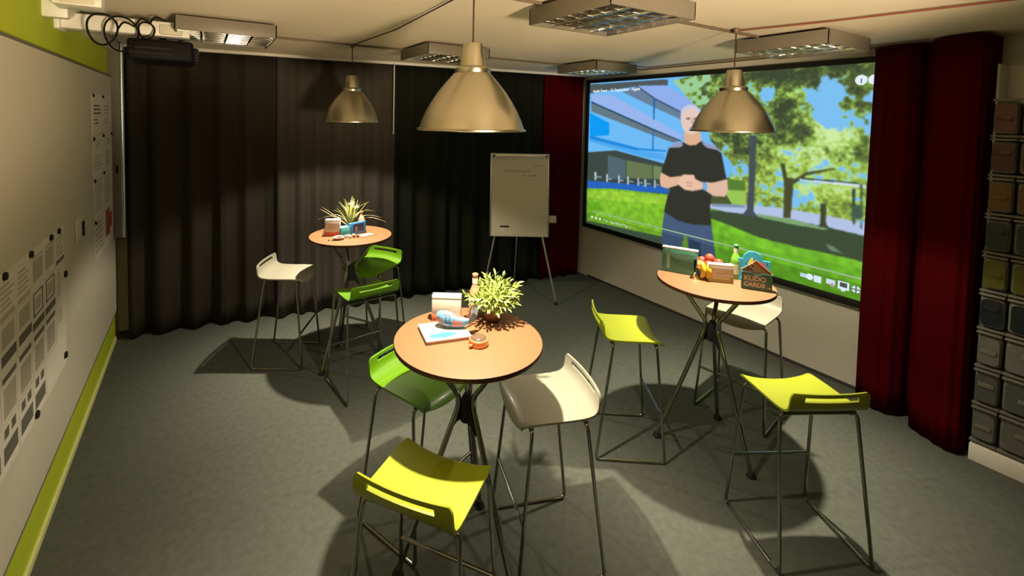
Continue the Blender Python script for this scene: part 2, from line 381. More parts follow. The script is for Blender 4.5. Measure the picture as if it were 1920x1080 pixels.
 ((225, 175, 140), [(0.435, 0.307), (0.492, 0.304), (0.499, 0.361), (0.481, 0.388), (0.457, 0.394), (0.438, 0.377)]),
 ((232, 200, 190), [(0.422, 0.257), (0.42, 0.205), (0.43, 0.176), (0.449, 0.162), (0.47, 0.166), (0.486, 0.185), (0.495, 0.222), (0.495, 0.271), (0.487, 0.309), (0.466, 0.332), (0.442, 0.32), (0.429, 0.295)]),
 ((205, 200, 225), [(0.422, 0.231), (0.42, 0.201), (0.43, 0.176), (0.449, 0.161), (0.47, 0.164), (0.486, 0.185), (0.492, 0.209), (0.473, 0.19), (0.447, 0.187), (0.431, 0.205), (0.426, 0.24)]),
 ((90, 70, 60), [(0.442, 0.238), (0.456, 0.237), (0.456, 0.247), (0.442, 0.246)]),
 ((90, 70, 60), [(0.47, 0.237), (0.484, 0.237), (0.484, 0.245), (0.47, 0.247)]),
 ((205, 160, 140), [(0.461, 0.239), (0.466, 0.239), (0.469, 0.272), (0.46, 0.272)]),
 ((180, 120, 105), [(0.454, 0.291), (0.475, 0.29), (0.474, 0.297), (0.455, 0.298)]),
]
BUILDING = 32

# ------------------------------------------------------------------ projection screen
def vnoise(u, v, fu, fv, seed):
    rs = np.random.RandomState(seed); g = rs.rand(int(fv) + 3, int(fu) + 3)
    x = u * fu; y = v * fv; x0 = np.floor(x).astype(int); y0 = np.floor(y).astype(int)
    tx = x - x0; ty = y - y0; tx = tx * tx * (3 - 2 * tx); ty = ty * ty * (3 - 2 * ty)
    x0 = np.clip(x0, 0, int(fu) + 1); y0 = np.clip(y0, 0, int(fv) + 1)
    return (g[y0, x0] * (1 - tx) * (1 - ty) + g[y0, x0 + 1] * tx * (1 - ty) + g[y0 + 1, x0] * (1 - tx) * ty + g[y0 + 1, x0 + 1] * tx * ty)
def in_poly(u, v, poly):
    ins = np.zeros(u.shape, bool); n = len(poly); j = n - 1
    for i in range(n):
        xi, yi = poly[i]; xj, yj = poly[j]
        c = ((yi > v) != (yj > v)) & (u < (xj - xi) * (v - yi) / ((yj - yi) or 1e-9) + xi)
        ins ^= c; j = i
    return ins
def paint_screen(W, H):
    u, v = np.meshgrid(np.linspace(0, 1, W), np.linspace(0, 1, H))
    img = np.zeros((H, W, 3)); img[:] = (60, 80, 60)
    def put(mask, col): img[mask] = col
    n1 = vnoise(u, v, 26, 16, 1); n2 = vnoise(u, v, 64, 40, 2); n3 = vnoise(u, v, 140, 84, 3)
    n = .45 * n1 + .35 * n2 + .2 * n3
    nb = BUILDING
    for col, poly in SCREEN[:nb]: put(in_poly(u, v, poly), col)
    # tree crowns and the sky between them
    def blob(cu, cv, ru, rv): return np.exp(-(((u - cu) / ru) ** 2 + ((v - cv) / rv) ** 2))
    dark = .42 * blob(.757, .2, .045, .12) + .4 * blob(.80, .32, .04, .08) + .3 * blob(.60, .3, .10, .1) + .25 * blob(.66, .42, .1, .05) + .25 * blob(.89, .13, .03, .05) + .3 * blob(.93, .35, .045, .05) + .5 * blob(.70, .02, .14, .05) + .3 * blob(.90, .0, .1, .035)
    sky = .45 * blob(.837, .10, .05, .07) + .3 * blob(.82, .215, .02, .04) + .42 * blob(.952, .26, .03, .07) + .35 * blob(.938, .15, .025, .04) + .3 * blob(.696, .113, .03, .04) + .25 * blob(.63, .446, .03, .05) + .25 * blob(.87, .24, .06, .05)
    bright = .3 * blob(.765, .122, .06, .03) + .3 * blob(.80, .25, .05, .08) + .35 * blob(.84, .33, .06, .06) + .3 * blob(.76, .42, .12, .06) + .3 * blob(.827, .55, .1, .05) + .3 * blob(.86, .27, .05, .06)
    n4 = vnoise(u, v, 230, 132, 4)
    s = .4 * n1 + .35 * n2 + .25 * n3 + sky - .6 * dark
    b2 = .22 * n1 + .30 * n2 + .28 * n3 + .2 * n4 + .8 * bright - .75 * dark
    stops = np.array([.20, .38, .50, .62, .76])
    cols = np.array([(52, 62, 40), (84, 104, 48), (126, 160, 62), (168, 206, 96), (206, 238, 160)], float)
    fol = np.stack([np.interp(b2, stops, cols[:, k]) for k in range(3)], -1)
    t_ = np.clip((s - .60) / .10, 0, 1)[..., None]
    fol = fol * (1 - t_) + t_ * np.array((118, 190, 246.))
    m1 = (v > .42) & (s < .60); fol[m1] = fol[m1] * .75 + .25 * np.array((176, 206, 60.))
    region = (u > .60 + .03 * (n1 - .5)) & (v < .70)
    edge = in_poly(u, v, [(.385, .02), (.62, -.05), (.62, .5), (.53, .36), (.50, .2), (.46, .15)]) & (v < .47)
    region |= edge
    img[region] = fol[region]
    m1 = edge & (u < .52) & (n2 > .45); img[m1] = (150, 205, 150)
    for col, poly in SCREEN[nb:]: put(in_poly(u, v, poly), col)
    # texture on grass
    gm = (img[..., 1] > 140) & (img[..., 0] < 165) & (img[..., 2] < 70) & (v > .66)
    img[gm] *= (0.88 + .24 * n2[gm])[:, None]
    def blur(im):
        p_ = np.pad(im, ((1, 1), (1, 1), (0, 0)), 'edge')
        im = (p_[:-2] + 2 * p_[1:-1] + p_[2:]) / 4
        return (im[:, :-2] + 2 * im[:, 1:-1] + im[:, 2:]) / 4
    for _ in range(3): img = blur(img)
    img = img * .93 + np.array((15, 16, 14.))  # haze of room light on the screen mixed into the picture colours
    # player controls
    def disc(cu, cv, r): return ((u - cu) * 3.3 / 1.9) ** 2 + (v - cv) ** 2 < r * r
    for cu in (.906, .932): put(disc(cu, .07, .021), (225, 240, 250))
    put((abs(u - .906) < .0016) & (abs(v - .072) < .01), (90, 110, 130)); put((abs(u - .933) < .0014) & (abs(v - .066) < .011), (90, 110, 130))
    put(in_poly(u, v, [(.948, .09), (.953, .068), (.962, .062), (.962, .05), (.975, .068), (.962, .085), (.962, .075)]), (225, 240, 250))
    put((abs(v - .906) < .0026) & (u > .03) & (u < .97), (150, 185, 140))
    bot = v > .93
    img[bot] *= .86
    for cu, k in ((.814, 0), (.838, 1), (.867, 2), (.894, 3), (.920, 4), (.941, 5)):
        if k == 0: put((abs(u - cu + .004) < .012) & (abs(v - .955) < .008), (190, 215, 235)); put(disc(cu + .006, .955, .014), (225, 240, 255))
        elif k == 1: put((abs(u - cu) < .009) & (abs(v - .957) < .015), (215, 232, 250))
        elif k == 2: put((abs(u - cu) < .010) & (abs(v - .952) < .011), (205, 220, 235)); put(disc(cu + .004, .965, .008), (190, 150, 160))
        elif k == 3: put((abs(u - cu) < .0115) & (abs(v - .954) < .017), (220, 235, 245)); put((abs(u - cu) < .0075) & (abs(v - .952) < .009), (70, 85, 70)); put((abs(u - cu) < .004) & (abs(v - .974) < .004), (220, 235, 245))
        elif k == 4: put(disc(cu, .956, .015), (220, 235, 245)); put((abs(u - cu) < .0016) & (abs(v - .956) < .02), (80, 95, 70)); put((abs(v - .956) < .003) & (abs(u - cu) < .012), (80, 95, 70))
        else: put(disc(cu, .957, .008), (120, 140, 110))
    for cu in (.033, .055, .077): put(disc(cu, .948, .009), (230, 240, 235))
    put((abs(v - .945 - .008 * (n3 > .6)) < .006) & (u > .095) & (u < .23) & (n3 > .35), (170, 200, 150))
    return np.clip(img, 0, 255) / 255.0

SX, SY0, SY1, SZ0, SZ1 = 4.55, 4.64, 1.34, 0.735, 2.635
sc = thing('projection_screen', 'big wall screen showing a man in black T-shirt on a lawn', 'screen', (XR, (SY0 + SY1) / 2, 0))
off = Vector((-XR, -(SY0 + SY1) / 2, 0))
W, H = 720, 405
img = paint_screen(W, H)
U, V = np.meshgrid(np.linspace(0, 1, W), np.linspace(0, 1, H))
vv = np.empty((H * W, 3), np.float32)
vv[:, 0] = SX + off.x; vv[:, 1] = (SY0 + (SY1 - SY0) * U).ravel() + off.y; vv[:, 2] = (SZ1 + (SZ0 - SZ1) * V).ravel()
idx = np.arange(H * W).reshape(H, W)
q = np.stack([idx[:-1, :-1], idx[1:, :-1], idx[1:, 1:], idx[:-1, 1:]], -1).reshape(-1, 4)
me = bpy.data.meshes.new('picture')
me.vertices.add(len(vv)); me.vertices.foreach_set('co', vv.ravel())
me.loops.add(q.size); me.loops.foreach_set('vertex_index', q.ravel().astype(np.int32))
me.polygons.add(len(q)); me.polygons.foreach_set('loop_start', np.arange(0, q.size, 4, dtype=np.int32))
try: me.polygons.foreach_set('loop_total', np.full(len(q), 4, np.int32))
except Exception: pass
me.update(calc_edges=True)
ca = me.color_attributes.new('picture', 'FLOAT_COLOR', 'POINT')
li = np.where(img <= .04045, img / 12.92, ((img + .055) / 1.055) ** 2.4)
ca.data.foreach_set('color', np.concatenate([li, np.ones((H, W, 1))], -1).astype(np.float32).ravel())
pm = bpy.data.materials.new('projected picture'); pm.use_nodes = True
nt = pm.node_tree; nt.nodes.clear()
at = nt.nodes.new('ShaderNodeAttribute'); at.attribute_name = 'picture'
em = nt.nodes.new('ShaderNodeEmission'); em.inputs[1].default_value = SCREEN_STRENGTH
ou = nt.nodes.new('ShaderNodeOutputMaterial')
nt.links.new(at.outputs['Color'], em.inputs[0]); nt.links.new(em.outputs[0], ou.inputs[0])
me.materials.append(pm)
pic = link('picture', me, sc)
ym = (SY0 + SY1) / 2
MB().box((-0.011, 0, (SZ0 + SZ1) / 2), (0.02, SY0 - SY1 + .04, SZ1 - SZ0 + .06)).build('backing', M_blackfr, sc, smooth=False)
MB().box((-0.022, 0, SZ1 + 0.022), (0.045, SY0 - SY1 + .1, 0.045), 0.004).build('top_frame', M_blackfr, sc)
MB().box((-0.022, 0, SZ0 - 0.028), (0.045, SY0 - SY1 + .1, 0.055), 0.004).build('bottom_frame', M_blackfr, sc)
for s in (-1, 1):
    MB().box((-0.022, s * ((SY0 - SY1) / 2 + .025), (SZ0 + SZ1) / 2), (0.045, 0.05, SZ1 - SZ0), 0.004).build('side_frame', M_blackfr, sc)
M_txt = mat('white caption light', (0.9, 0.95, 1), 0.5, emit=((0.8, 0.92, 1.0), SCREEN_STRENGTH * 0.8))
text_mesh('caption_lettering', 'Apple Event - 12. September - Apple', 0.052, M_txt, pic, (SX + off.x - .002, SY0 - .055 + off.y, SZ1 - .125), (PI / 2, 0, -PI / 2), off=.0012, ext=0.0004)['kind'] = 'stuff'

# ------------------------------------------------------------------ ceiling luminaires
def luminaire(label, cx, cy):
    t = thing('ceiling_luminaire', label, 'ceiling light', (cx, cy, CEIL), 0, 'louvred ceiling luminaires')
    S = 0.58; zt, zb = -0.02, -0.108
    MB().box((0, 0, -0.026), (S - .02, S - .02, 0.012)).build('top_plate', M_grey_metal, t, smooth=False)
    for a in range(4):
        m = MB().box((0, S / 2 - .006, (zt + zb) / 2), (S, .012, zt - zb), .003)
        o = m.build('side_panel', M_grey_metal, t, rot=(0, 0, a * PI / 2))
    for k in range(1, 4):
        MB().box((-S / 2 + S * k / 4, 0, zb + .024), (.016, S - .03, .04), .003).build('louvre_rib', M_louver, t)
    for k in range(1, 7):
        MB().box((0, -S / 2 + S * k / 7, zb + .022), (S - .03, .006, .034), .001).build('louvre_blade', M_louver, t)
    MB().box((0, 0, -.04), (S - .03, S - .03, .006)).build('reflector', M_louver, t, smooth=False)
    for k in range(4):
        MB().tube([(-S / 2 + S * (k + .5) / 4, -S / 2 + .03, -.055), (-S / 2 + S * (k + .5) / 4, S / 2 - .03, -.055)], .008, 8).build('tube_lamp', M_white, t)
    for sx in (-1, 1):
        MB().tube([(sx * .2, 0, 0), (sx * .2, 0, -.022)], .012, 8).build('mount', M_grey_metal, t)
    return t
luminaire('louvred ceiling light next to the projector mount at far left', 0.15, 3.64)
luminaire('louvred ceiling light behind the big front lamp shade', 1.84, 3.66)
luminaire('nearest and largest louvred ceiling light, top middle', 1.81, 1.73)
luminaire('small far louvred ceiling light above the dark red corner curtain', 3.67, 3.66)
luminaire('louvred ceiling light in front of the right part of the screen', 3.61, 1.665)

def cable(label, pts, r, m, cat='cable', name='ceiling_cable', clips=()):
    P0 = Vector(pts[0]); t = thing(name, label, cat, P0)
    MB().tube([Vector(p) - P0 for p in pts], r, 6).build('run', m, t)
    for c in clips:
        MB().box(Vector(c) - P0, (.03, .022, .018), .003).build('clip', m, t)
    return t
zc = CEIL - .012
cable('conduit between the far left light and the middle far light', [(.44, 3.95, zc), (1.10, 3.955, zc), (1.55, 3.95, zc)], .008, M_cordg, 'conduit', 'conduit', [(.9, 3.95, zc), (1.4, 3.95, zc)])
cable('conduit between the middle far light and the corner light', [(2.13, 3.94, zc), (3.38, 3.92, zc)], .008, M_cordg, 'conduit', 'conduit', [(2.5, 3.94, zc), (3.0, 3.93, zc)])
cable('conduit from the nearest ceiling light past the right lamp hook', [(2.10, 1.80, zc), (3.32, 1.80, zc)], .009, M_cordg, 'conduit', 'conduit', [(2.8, 1.80, zc), (3.2, 1.80, zc)])
cable('conduit running left from the nearest ceiling light', [(-.55, 1.95, zc), (1.52, 1.92, zc)], .008, M_cordg, 'conduit', 'conduit', [(.5, 1.94, zc)])
cable('upper of two cables along the top of the screen wall', [(3.96, 3.55, zc), (4.30, 3.50, zc), (4.33, 1.2, zc)], .006, M_cordg)
cable('lower of two cables along the top of the screen wall', [(3.96, 3.72, zc), (4.46, 3.70, zc), (4.49, 1.2, zc)], .008, M_cordg)
cable('thin dark cable between the far lamp and the front lamp', [(1.125, 3.95, zc + .004), (1.14, 3.0, zc - .012), (1.10, 1.86, zc + .004)], .004, M_cord)
cable('reddish cable running right from the right lamp hook', [(3.0, 1.79, zc), (3.14, 1.3, zc), (3.28, .5, zc)], .005, mat('red brown cable', (.22, .05, .025), .6))

# ------------------------------------------------------------------ pendant lamps
def pendant(label, x, y):
    zr = 2.085
    t = thing('pendant_lamp', label, 'lamp', (x, y, zr), 0, 'aluminium pendant lamps')
    outer = [(.245, 0), (.2405, .012), (.228, .048), (.208, .092), (.184, .133), (.158, .172), (.130, .208), (.102, .240), (.086, .258)]
    inner = [(r - .003, z) for r, z in outer]
    sh = MB().lathe(outer + [(.080, .262), (.0795, .255)] + inner[::-1][1:] + [(.245, 0)], 56).build('shade', M_shadealu, t)
    MB().lathe([(r - .0035, z) for r, z in outer] + [(.0, .256)], 56).build('shade_lining', M_shadein, sh)
    MB().lathe([(.2465, -.003), (.2515, 0), (.2515, .006), (.243, .009), (.2425, -.002), (.2465, -.003)], 56).build('rim', M_shadealu, t)
    MB().lathe([(.0, .258), (.080, .258), (.083, .266), (.083, .280), (.076, .288), (.062, .292), (.0, .292)], 40).build('collar', M_shadealu, t)
    MB().lathe([(.0, .290), (.061, .290), (.055, .34), (.046, .388), (.042, .396), (.0, .397)], 40).build('cap', M_shadealu, t)
    MB().tube([(0, 0, .39), (0, 0, CEIL - zr - .02)], .004, 8).build('cord', M_cord, t)
    MB().lathe([(0, CEIL - zr - .035), (.012, CEIL - zr - .033), (.02, CEIL - zr - .004), (0, CEIL - zr)], 16).build('ceiling_hook', M_cordg, t)
    MB().lathe([(0, .255), (.022, .255), (.022, .225), (.018, .222), (0, .222)], 16).build('socket', M_white, t)
    MB().lathe([(0, .182), (.018, .186), (.028, .198), (.026, .214), (.016, .224), (0, .226)], 20).build('bulb', M_bulb, t)
    L = bpy.data.lights.new('bulb_light', 'SPOT'); L.energy = LAMP_POWER; L.color = LAMP_COLOR; L.shadow_soft_size = .022
    L.spot_size = math.radians(81); L.spot_blend = 1.0
    lo = bpy.data.objects.new('bulb_light', L); COL.objects.link(lo); lo.parent = t; lo.location = (0, 0, .150)
    L = bpy.data.lights.new('bulb_spill', 'SPOT'); L.energy = SPILL_POWER; L.color = LAMP_COLOR; L.shadow_soft_size = .022
    L.spot_size = math.radians(150); L.spot_blend = .5
    lo = bpy.data.objects.new('bulb_spill', L); COL.objects.link(lo); lo.parent = t; lo.location = (0, 0, .152)
    return t
def fill_uplighter(label, x, y, az0):  # added lamp, unseen behind the camera, only there to brighten the ceiling
    t = thing('added_fill_lamp', label, 'lamp', (x, y, 0))
    MB().lathe([(0, 0), (.15, 0), (.15, .012), (.02, .03), (0, .03)], 32).build('base', M_grey_metal, t)
    MB().tube([(0, 0, .02), (0, 0, 1.46)], .012, 10).build('pole', M_grey_metal, t)
    MB().tube([(-.22, 0, 1.46), (.22, 0, 1.46)], .010, 10).build('crossbar', M_grey_metal, t, rot=(0, 0, -math.radians(az0)))
    for k in (-1, 0, 1):
        az = math.radians(az0 + 25 * k); el = math.radians(19)
        dd = Vector((math.sin(az) * math.cos(el), math.cos(az) * math.cos(el), math.sin(el)))
        bx_ = Vector((math.cos(math.radians(az0)) * .2 * k, -math.sin(math.radians(az0)) * .2 * k, 1.50))
        MB().lathe([(0, -.10), (.03, -.10), (.045, -.06), (.055, .03), (.052, .03), (.042, -.055), (0, -.06)], 24).build('spot_head', M_grey_metal, t, bx_, dd.to_track_quat('Z', 'Y').to_euler())
        L = bpy.data.lights.new('fill_uplight', 'SPOT'); L.energy = FILL_UPLIGHT_POWER; L.color = FILL_UPLIGHT_COLOR; L.shadow_soft_size = .2
        L.spot_size = math.radians(38); L.spot_blend = .8
        lo = bpy.data.objects.new('fill_uplight', L); COL.objects.link(lo); lo.parent = t; lo.location = bx_ + dd * .05
        lo.rotation_euler = dd.to_track_quat('-Z', 'Y').to_euler()
    return t
fill_uplighter('added fill lamp with three spot heads, unseen behind the viewer', 0.9, -1.4, 5)
T1 = (1.086, 1.856); T2 = (1.123, 3.984); T3 = (2.914, 1.785)
pendant('largest aluminium pendant lamp, above the front table with the leafy plant', T1[0] - .005, T1[1])
pendant('far aluminium pendant lamp against the curtain, above the grass plant', T2[0], T2[1])
pendant('aluminium pendant lamp hanging in front of the projection screen', T3[0] + .06, T3[1] - .035)

# ------------------------------------------------------------------ bar tables
def bar_table(label, x, y, a0):
    t = thing('bar_table', label, 'table', (x, y, 0), 0, 'round bar tables')
    MB().lathe([(0, 1.080), (.3475, 1.080), (.3475, 1.100), (.344, 1.1005), (0, 1.1005)], 72).build('tabletop', M_wood, t)
    MB().lathe([(.3472, 1.0785), (.3485, 1.080), (.350, 1.084), (.350, 1.096), (.3485, 1.0995), (.3472, 1.0998), (.3472, 1.0785)], 72).build('edge_band', M_edge, t)
    MB().lathe([(0, 1.062), (.07, 1.064), (.075, 1.072), (.075, 1.081), (0, 1.081)], 24).build('mounting_plate', M_rubber, t)
    hub = MB()
    for k in range(3):
        a = math.radians(a0 + 120 * k)
        dx, dy = math.cos(a), math.sin(a)
        path = fillet([(dx * .215, dy * .215, 1.072), (dx * .046, dy * .046, .835), (dx * .040, dy * .040, .78), (dx * .32, dy * .32, .022)], .05, 7)
        MB().tube(path, .0135, 12).build('leg', M_chrome, t)
        MB().lathe([(0, 0), (.026, 0), (.028, .006), (.022, .02), (.014, .034), (0, .036)], 16, (dx * .32, dy * .32, 0)).build('foot', M_rubber, t)
        MB().box((dx * .20, dy * .20, 1.076), (.05, .05, .012), .004).build('leg_bracket', M_rubber, t)
        # web plates, an arch between the legs
        n = Vector((-dy, dx, 0))
        poly = [(.0, .79), (.042, .77), (.062, .715), (.078, .665), (.066, .668), (.045, .695), (.02, .705), (0, .706)]
        hub.prism(poly, .012, Vector((0, 0, 0)) - n * .006, (dx, dy, 0), (0, 0, 1))
    hub.lathe([(0, .70), (.03, .70), (.034, .72), (.030, .80), (.016, .83), (0, .832)], 20)
    hub.build('hub', M_rubber, t)
    return t
bar_table('front round wooden bar table carrying the leafy plant and the book', T1[0], T1[1], 45)
bar_table('far round wooden bar table by the curtain with the grass plant', T2[0], T2[1], 90)
bar_table('right round wooden bar table carrying fruit and green bottle', T3[0], T3[1], 21)

# ------------------------------------------------------------------ bar stools
def seat_mesh(name, m):
    prof = [(.197, .716), (.192, .728), (.182, .739), (.165, .746), (.13, .750), (.08, .751), (.02, .750), (-.04, .750), (-.09, .751), (-.128, .755), (-.154, .763),
            (-.171, .776), (-.180, .793), (-.184, .812), (-.186, .830), (-.187, .842), (-.188, .853), (-.188, .863), (-.188, .870)]
    hw = [.190, .193, .196, .198, .20, .20, .20, .20, .20, .20, .20, .20, .20, .20, .199, .198, .196, .190, .182]
    xs = [-1, -.94, -.82, -.68, -.5, -.3, -.1, .1, .3, .5, .68, .82, .94, 1]
    bm = bmesh.new(); rows = []
    for j, ((y, z), w) in enumerate(zip(prof, hw)):
        row = []
        for k, x in enumerate(xs):
            e = 1 - x * x
            fr = max(0.0, min(1.0, (y - .05) / .14))
            zz = z - (.004 + .022 * fr * fr) * e * (1 if j < 10 else 0)
            if j < 4: zz += .016 * (1 - e) * (1 - j / 4)
            bk = max(0.0, min(1.0, (z - .77) / .1)) if y < 0 else 0
            yy = y - .014 * min(1.0, bk * 3) * e + .004 * bk * (1 - e)
            row.append(bm.verts.new((x * w, yy, zz)))
        rows.append(row)
    for j in range(len(prof) - 1):
        for k in range(len(xs) - 1):
            if j in (14, 15) and 3 <= k <= len(xs) - 5: continue
            bm.faces.new((rows[j][k], rows[j][k + 1], rows[j + 1][k + 1], rows[j + 1][k]))
    bmesh.ops.recalc_face_normals(bm, faces=list(bm.faces))
    bmesh.ops.solidify(bm, geom=list(bm.faces), thickness=.010)
    bmesh.ops.recalc_face_normals(bm, faces=list(bm.faces))
    me = bpy.data.meshes.new(name); bm.to_mesh(me); bm.free(); me.materials.append(m)
    for p in me.polygons: p.use_smooth = True
    me.set_sharp_from_angle(angle=math.radians(40))
    return me
R = .0085
FWX, FLY = .233, .213
def lerp(a, b, t): return tuple(a[i] + (b[i] - a[i]) * t for i in range(3))
def make_stool():
    t = thing('bar_stool', 'x', 'stool', group='bar stools at the round tables')
    link('seat_shell', seat_mesh('seat_shell', M_seatw), t)
    for sx in (-1, 1):
        for yt, yb in ((.150, FLY), (-.118, -FLY)):
            sy = 1 if yb > 0 else -1
            top = (sx * .198, yt, .730); bot = (sx * FWX, yb, R)
            path = fillet([(sx * .12, yt, .730), top, bot, (sx * FWX, yb - sy * .06, R)], .035, 6)
            MB().tube(path, R, 10).build('leg', M_chrome, t)
            MB().tube([(sx * .155, yt, .731), (sx * .186, yt, .731)], .0125, 10).build('bracket', M_chrome, t)
        MB().tube([(sx * FWX, -FLY + .06, R), (sx * FWX, FLY - .06, R)], R, 10).build('floor_runner', M_chrome, t)
    for yt in (.150, -.118):
        MB().tube([(-.12, yt, .730), (.12, yt, .730)], R, 10).build('seat_bar', M_chrome, t)
    k = (.730 - .30) / (.730 - R)
    pL = lerp((-.198, .150, .730), (-FWX, FLY, R), k); pR = lerp((.198, .150, .730), (FWX, FLY, R), k)
    MB().tube([pL, pR], R, 10).build('footrest', M_chrome, t)
    return t
ST = [
 ('white bar stool beside the far table, in front of the curtain', 'w', .644, 4.274, 330.6),
 ('white bar stool to the right of the front table', 'w', 1.488, 1.743, 161.7),
 ('yellow-lime bar stool nearest the camera, below the front table', 'y', .726, 1.537, 36.8),
 ('yellow-lime bar stool between the front table and the right table', 'y', 2.440, 2.101, 326.0),
 ('yellow-lime bar stool nearest the red curtain, right of the right table', 'y', 2.658, 1.142, 62.9),
 ('green bar stool half under the left edge of the front table', 'g', 1.001, 2.215, 291.7),
 ('green bar stool in front of the far table with its back to the camera', 'g', 1.116, 3.529, 96.6),
 ('green bar stool tucked behind the far table, facing the camera', 'g', 1.378, 4.140, 213.7),
 ('white bar stool between the right table and the screen wall', 'w', 3.462, 1.888, 190.0),
]
stool0 = make_stool()
shells = {'w': seat_mesh('seat_shell', M_seatw), 'y': seat_mesh('seat_shell', M_seaty), 'g': seat_mesh('seat_shell', M_seatg)}
stools = [stool0] + [copy_tree(stool0) for _ in ST[1:]]
for o, (lab, c, x, y, a) in zip(stools, ST):
    o['label'] = lab
    o.location = (x, y, 0); o.rotation_euler = (0, 0, math.radians(a - 90))
    for ch in o.children:
        if ch.name.startswith('seat_shell'): ch.data = shells[c]

# ------------------------------------------------------------------ flip chart
fc = thing('flip_chart', 'white flip chart on a tripod in front of the dark curtain', 'flip chart', (3.228, 4.39, 0), -YAW)
tilt = Matrix.Rotation(math.radians(-7), 3, 'X')
bo = MB().box((0, 0, 0), (.69, .02, .97), .006, tilt).build('board', M_white, fc, (0, 0, 1.245))
M_paper = mat('flip chart paper', (.70, .66, .56), .8, var=.03)
M_ink = mat('pale grey marker ink', (.34, .31, .27), .8)
pp = MB().box((0, -.0125, -.015), (.65, .004, .90), 0, tilt).build('paper_pad', M_paper, fc, (0, 0, 1.245))
MB().box((0, -.022, .463), (.64, .022, .028), .006, tilt).build('clamp_bar', M_alu, fc, (0, 0, 1.245))
for sx in (-1, 1):
    MB().box((sx * .31, -.028, .457), (.028, .02, .034), .005, tilt).build('clamp_knob', M_grey_metal, fc, (0, 0, 1.245))
    MB().box((sx * .338, -.004, 0), (.016, .03, .97), .005, tilt).build('side_rail', M_alu, fc, (0, 0, 1.245))
rnd = random.Random(8)
ink = MB()
for row, (z, xa, xb) in enumerate(((.285, -.2, .12), (.272, -.19, .1), (.225, .02, .16), (.34, .16, .24))):
    x = xa
    while x < xb:
        w = rnd.uniform(.012, .035); ink.box((x + w / 2, -.0152, z + rnd.uniform(-.006, .006)), (w, .0006, rnd.uniform(.004, .012)), 0, None); x += w + rnd.uniform(.002, .012)
for v in ink.bm.verts: v.co = tilt @ v.co
ink.build('handwriting', M_ink, pp, smooth=False)
MB().box((0, -.03, -.478), (.68, .05, .014), .003, tilt).build('pen_tray', M_white, fc, (0, 0, 1.245))
MB().box((.39, -.01, -.28), (.10, .012, .085), .012, tilt).build('side_arm_plate', M_board, fc, (0, 0, 1.245))
for sx in (-1, 1):
    MB().tube([(sx * .27, .02, .80), (sx * .435, -.16, .02)], .011, 10).build('leg', M_alu, fc)
    MB().lathe([(0, 0), (.017, 0), (.017, .02), (.012, .04), (0, .042)], 12, (sx * .437, -.162, 0)).build('foot', M_rubber, fc)
MB().tube([(0, .03, 1.2), (0, .42, .02)], .011, 10).build('leg', M_alu, fc)
MB().lathe([(0, 0), (.017, 0), (.017, .02), (.012, .04), (0, .042)], 12, (0, .422, 0)).build('foot', M_rubber, fc)
# eraser and marker box standing on the tray
er = thing('marker_box', 'small white box with dark rim on the flip chart tray', 'box', (3.228 + math.cos(-YAW) * -.18 - .012, 4.39 + math.sin(-YAW) * -.18 - .035, .775), -YAW)
MB().box((0, -.01, .05), (.10, .035, .10), .004).build('box_body', M_white, er)
MB().box((0, -.01, .104), (.106, .04, .018), .004).build('dark_rim', M_rubber, er)

# ------------------------------------------------------------------ projector and its mount
pj = thing('projector', 'black projector hanging below the white ceiling arm', 'projector', (-.21, 3.60, 2.44))
MB().box((0, 0, .075), (.34, .36, .13), .02, seg=3).build('housing', M_black, pj)
MB().lathe([(0, 0), (.045, 0), (.05, .01), (.045, .03), (.035, .034), (0, .03)], 24).build('lens', mat('lens glass', (.02, .02, .03), .05), pj, (.165, .08, .085), (0, PI / 2, 0))
MB().box((-.05, -.183, .055), (.22, .006, .012), .002).build('vent_slot', M_rubber, pj)
MB().box((-.05, -.183, .085), (.22, .006, .012), .002).build('vent_slot', M_rubber, pj)
MB().tube([(0, 0, .13), (0, 0, .168)], .02, 12).build('mount_stem', M_black, pj)
MB().box((0, 0, .145), (.2, .2, .012), .004).build('mount_plate', M_black, pj)
ar = thing('wall_bracket', 'white box-section arm reaching from the left wall to the projector', 'bracket', (XL, 3.55, 2.60))
MB().box((.33, 0, .055), (.64, .13, .09), .008).build('arm', M_white, ar)
MB().box((.01, 0, .06), (.03, .2, .12), .006).build('wall_plate', M_white, ar)
MB().box((.55, -.07, .05), (.12, .02, .06), .006).build('end_joint', M_board, ar)
MB().tube([(.24, -.075, .07), (.44, -.075, .07)], .008, 8).build('cable_clip', M_board, ar)
jb = thing('cable_trunking', 'white cable trunking along the top of the lime-green wall', 'trunking', (XL, 4.2, 2.665))
MB().box((.04, 0, .038), (.08, 1.86, .076), .006).build('trunking_body', M_white, jb)
MB().box((.082, .0, .038), (.006, 1.84, .055), .002).build('trunking_cover', M_board, jb)
MB().box((.05, -.95, .02), (.11, .06, .12), .008).build('end_cap', M_white, jb)
jx = thing('junction_box', 'white junction box under the ceiling where the wall trunking starts', 'box', (XL + .06, 3.14, 2.665))
MB().box((.11, 0, .04), (.20, .16, .07), .008).build('box_body', M_white, jx)
MB().box((.11, -.082, .04), (.14, .006, .05), .003).build('box_lid', M_board, jx)
rnd = random.Random(12)
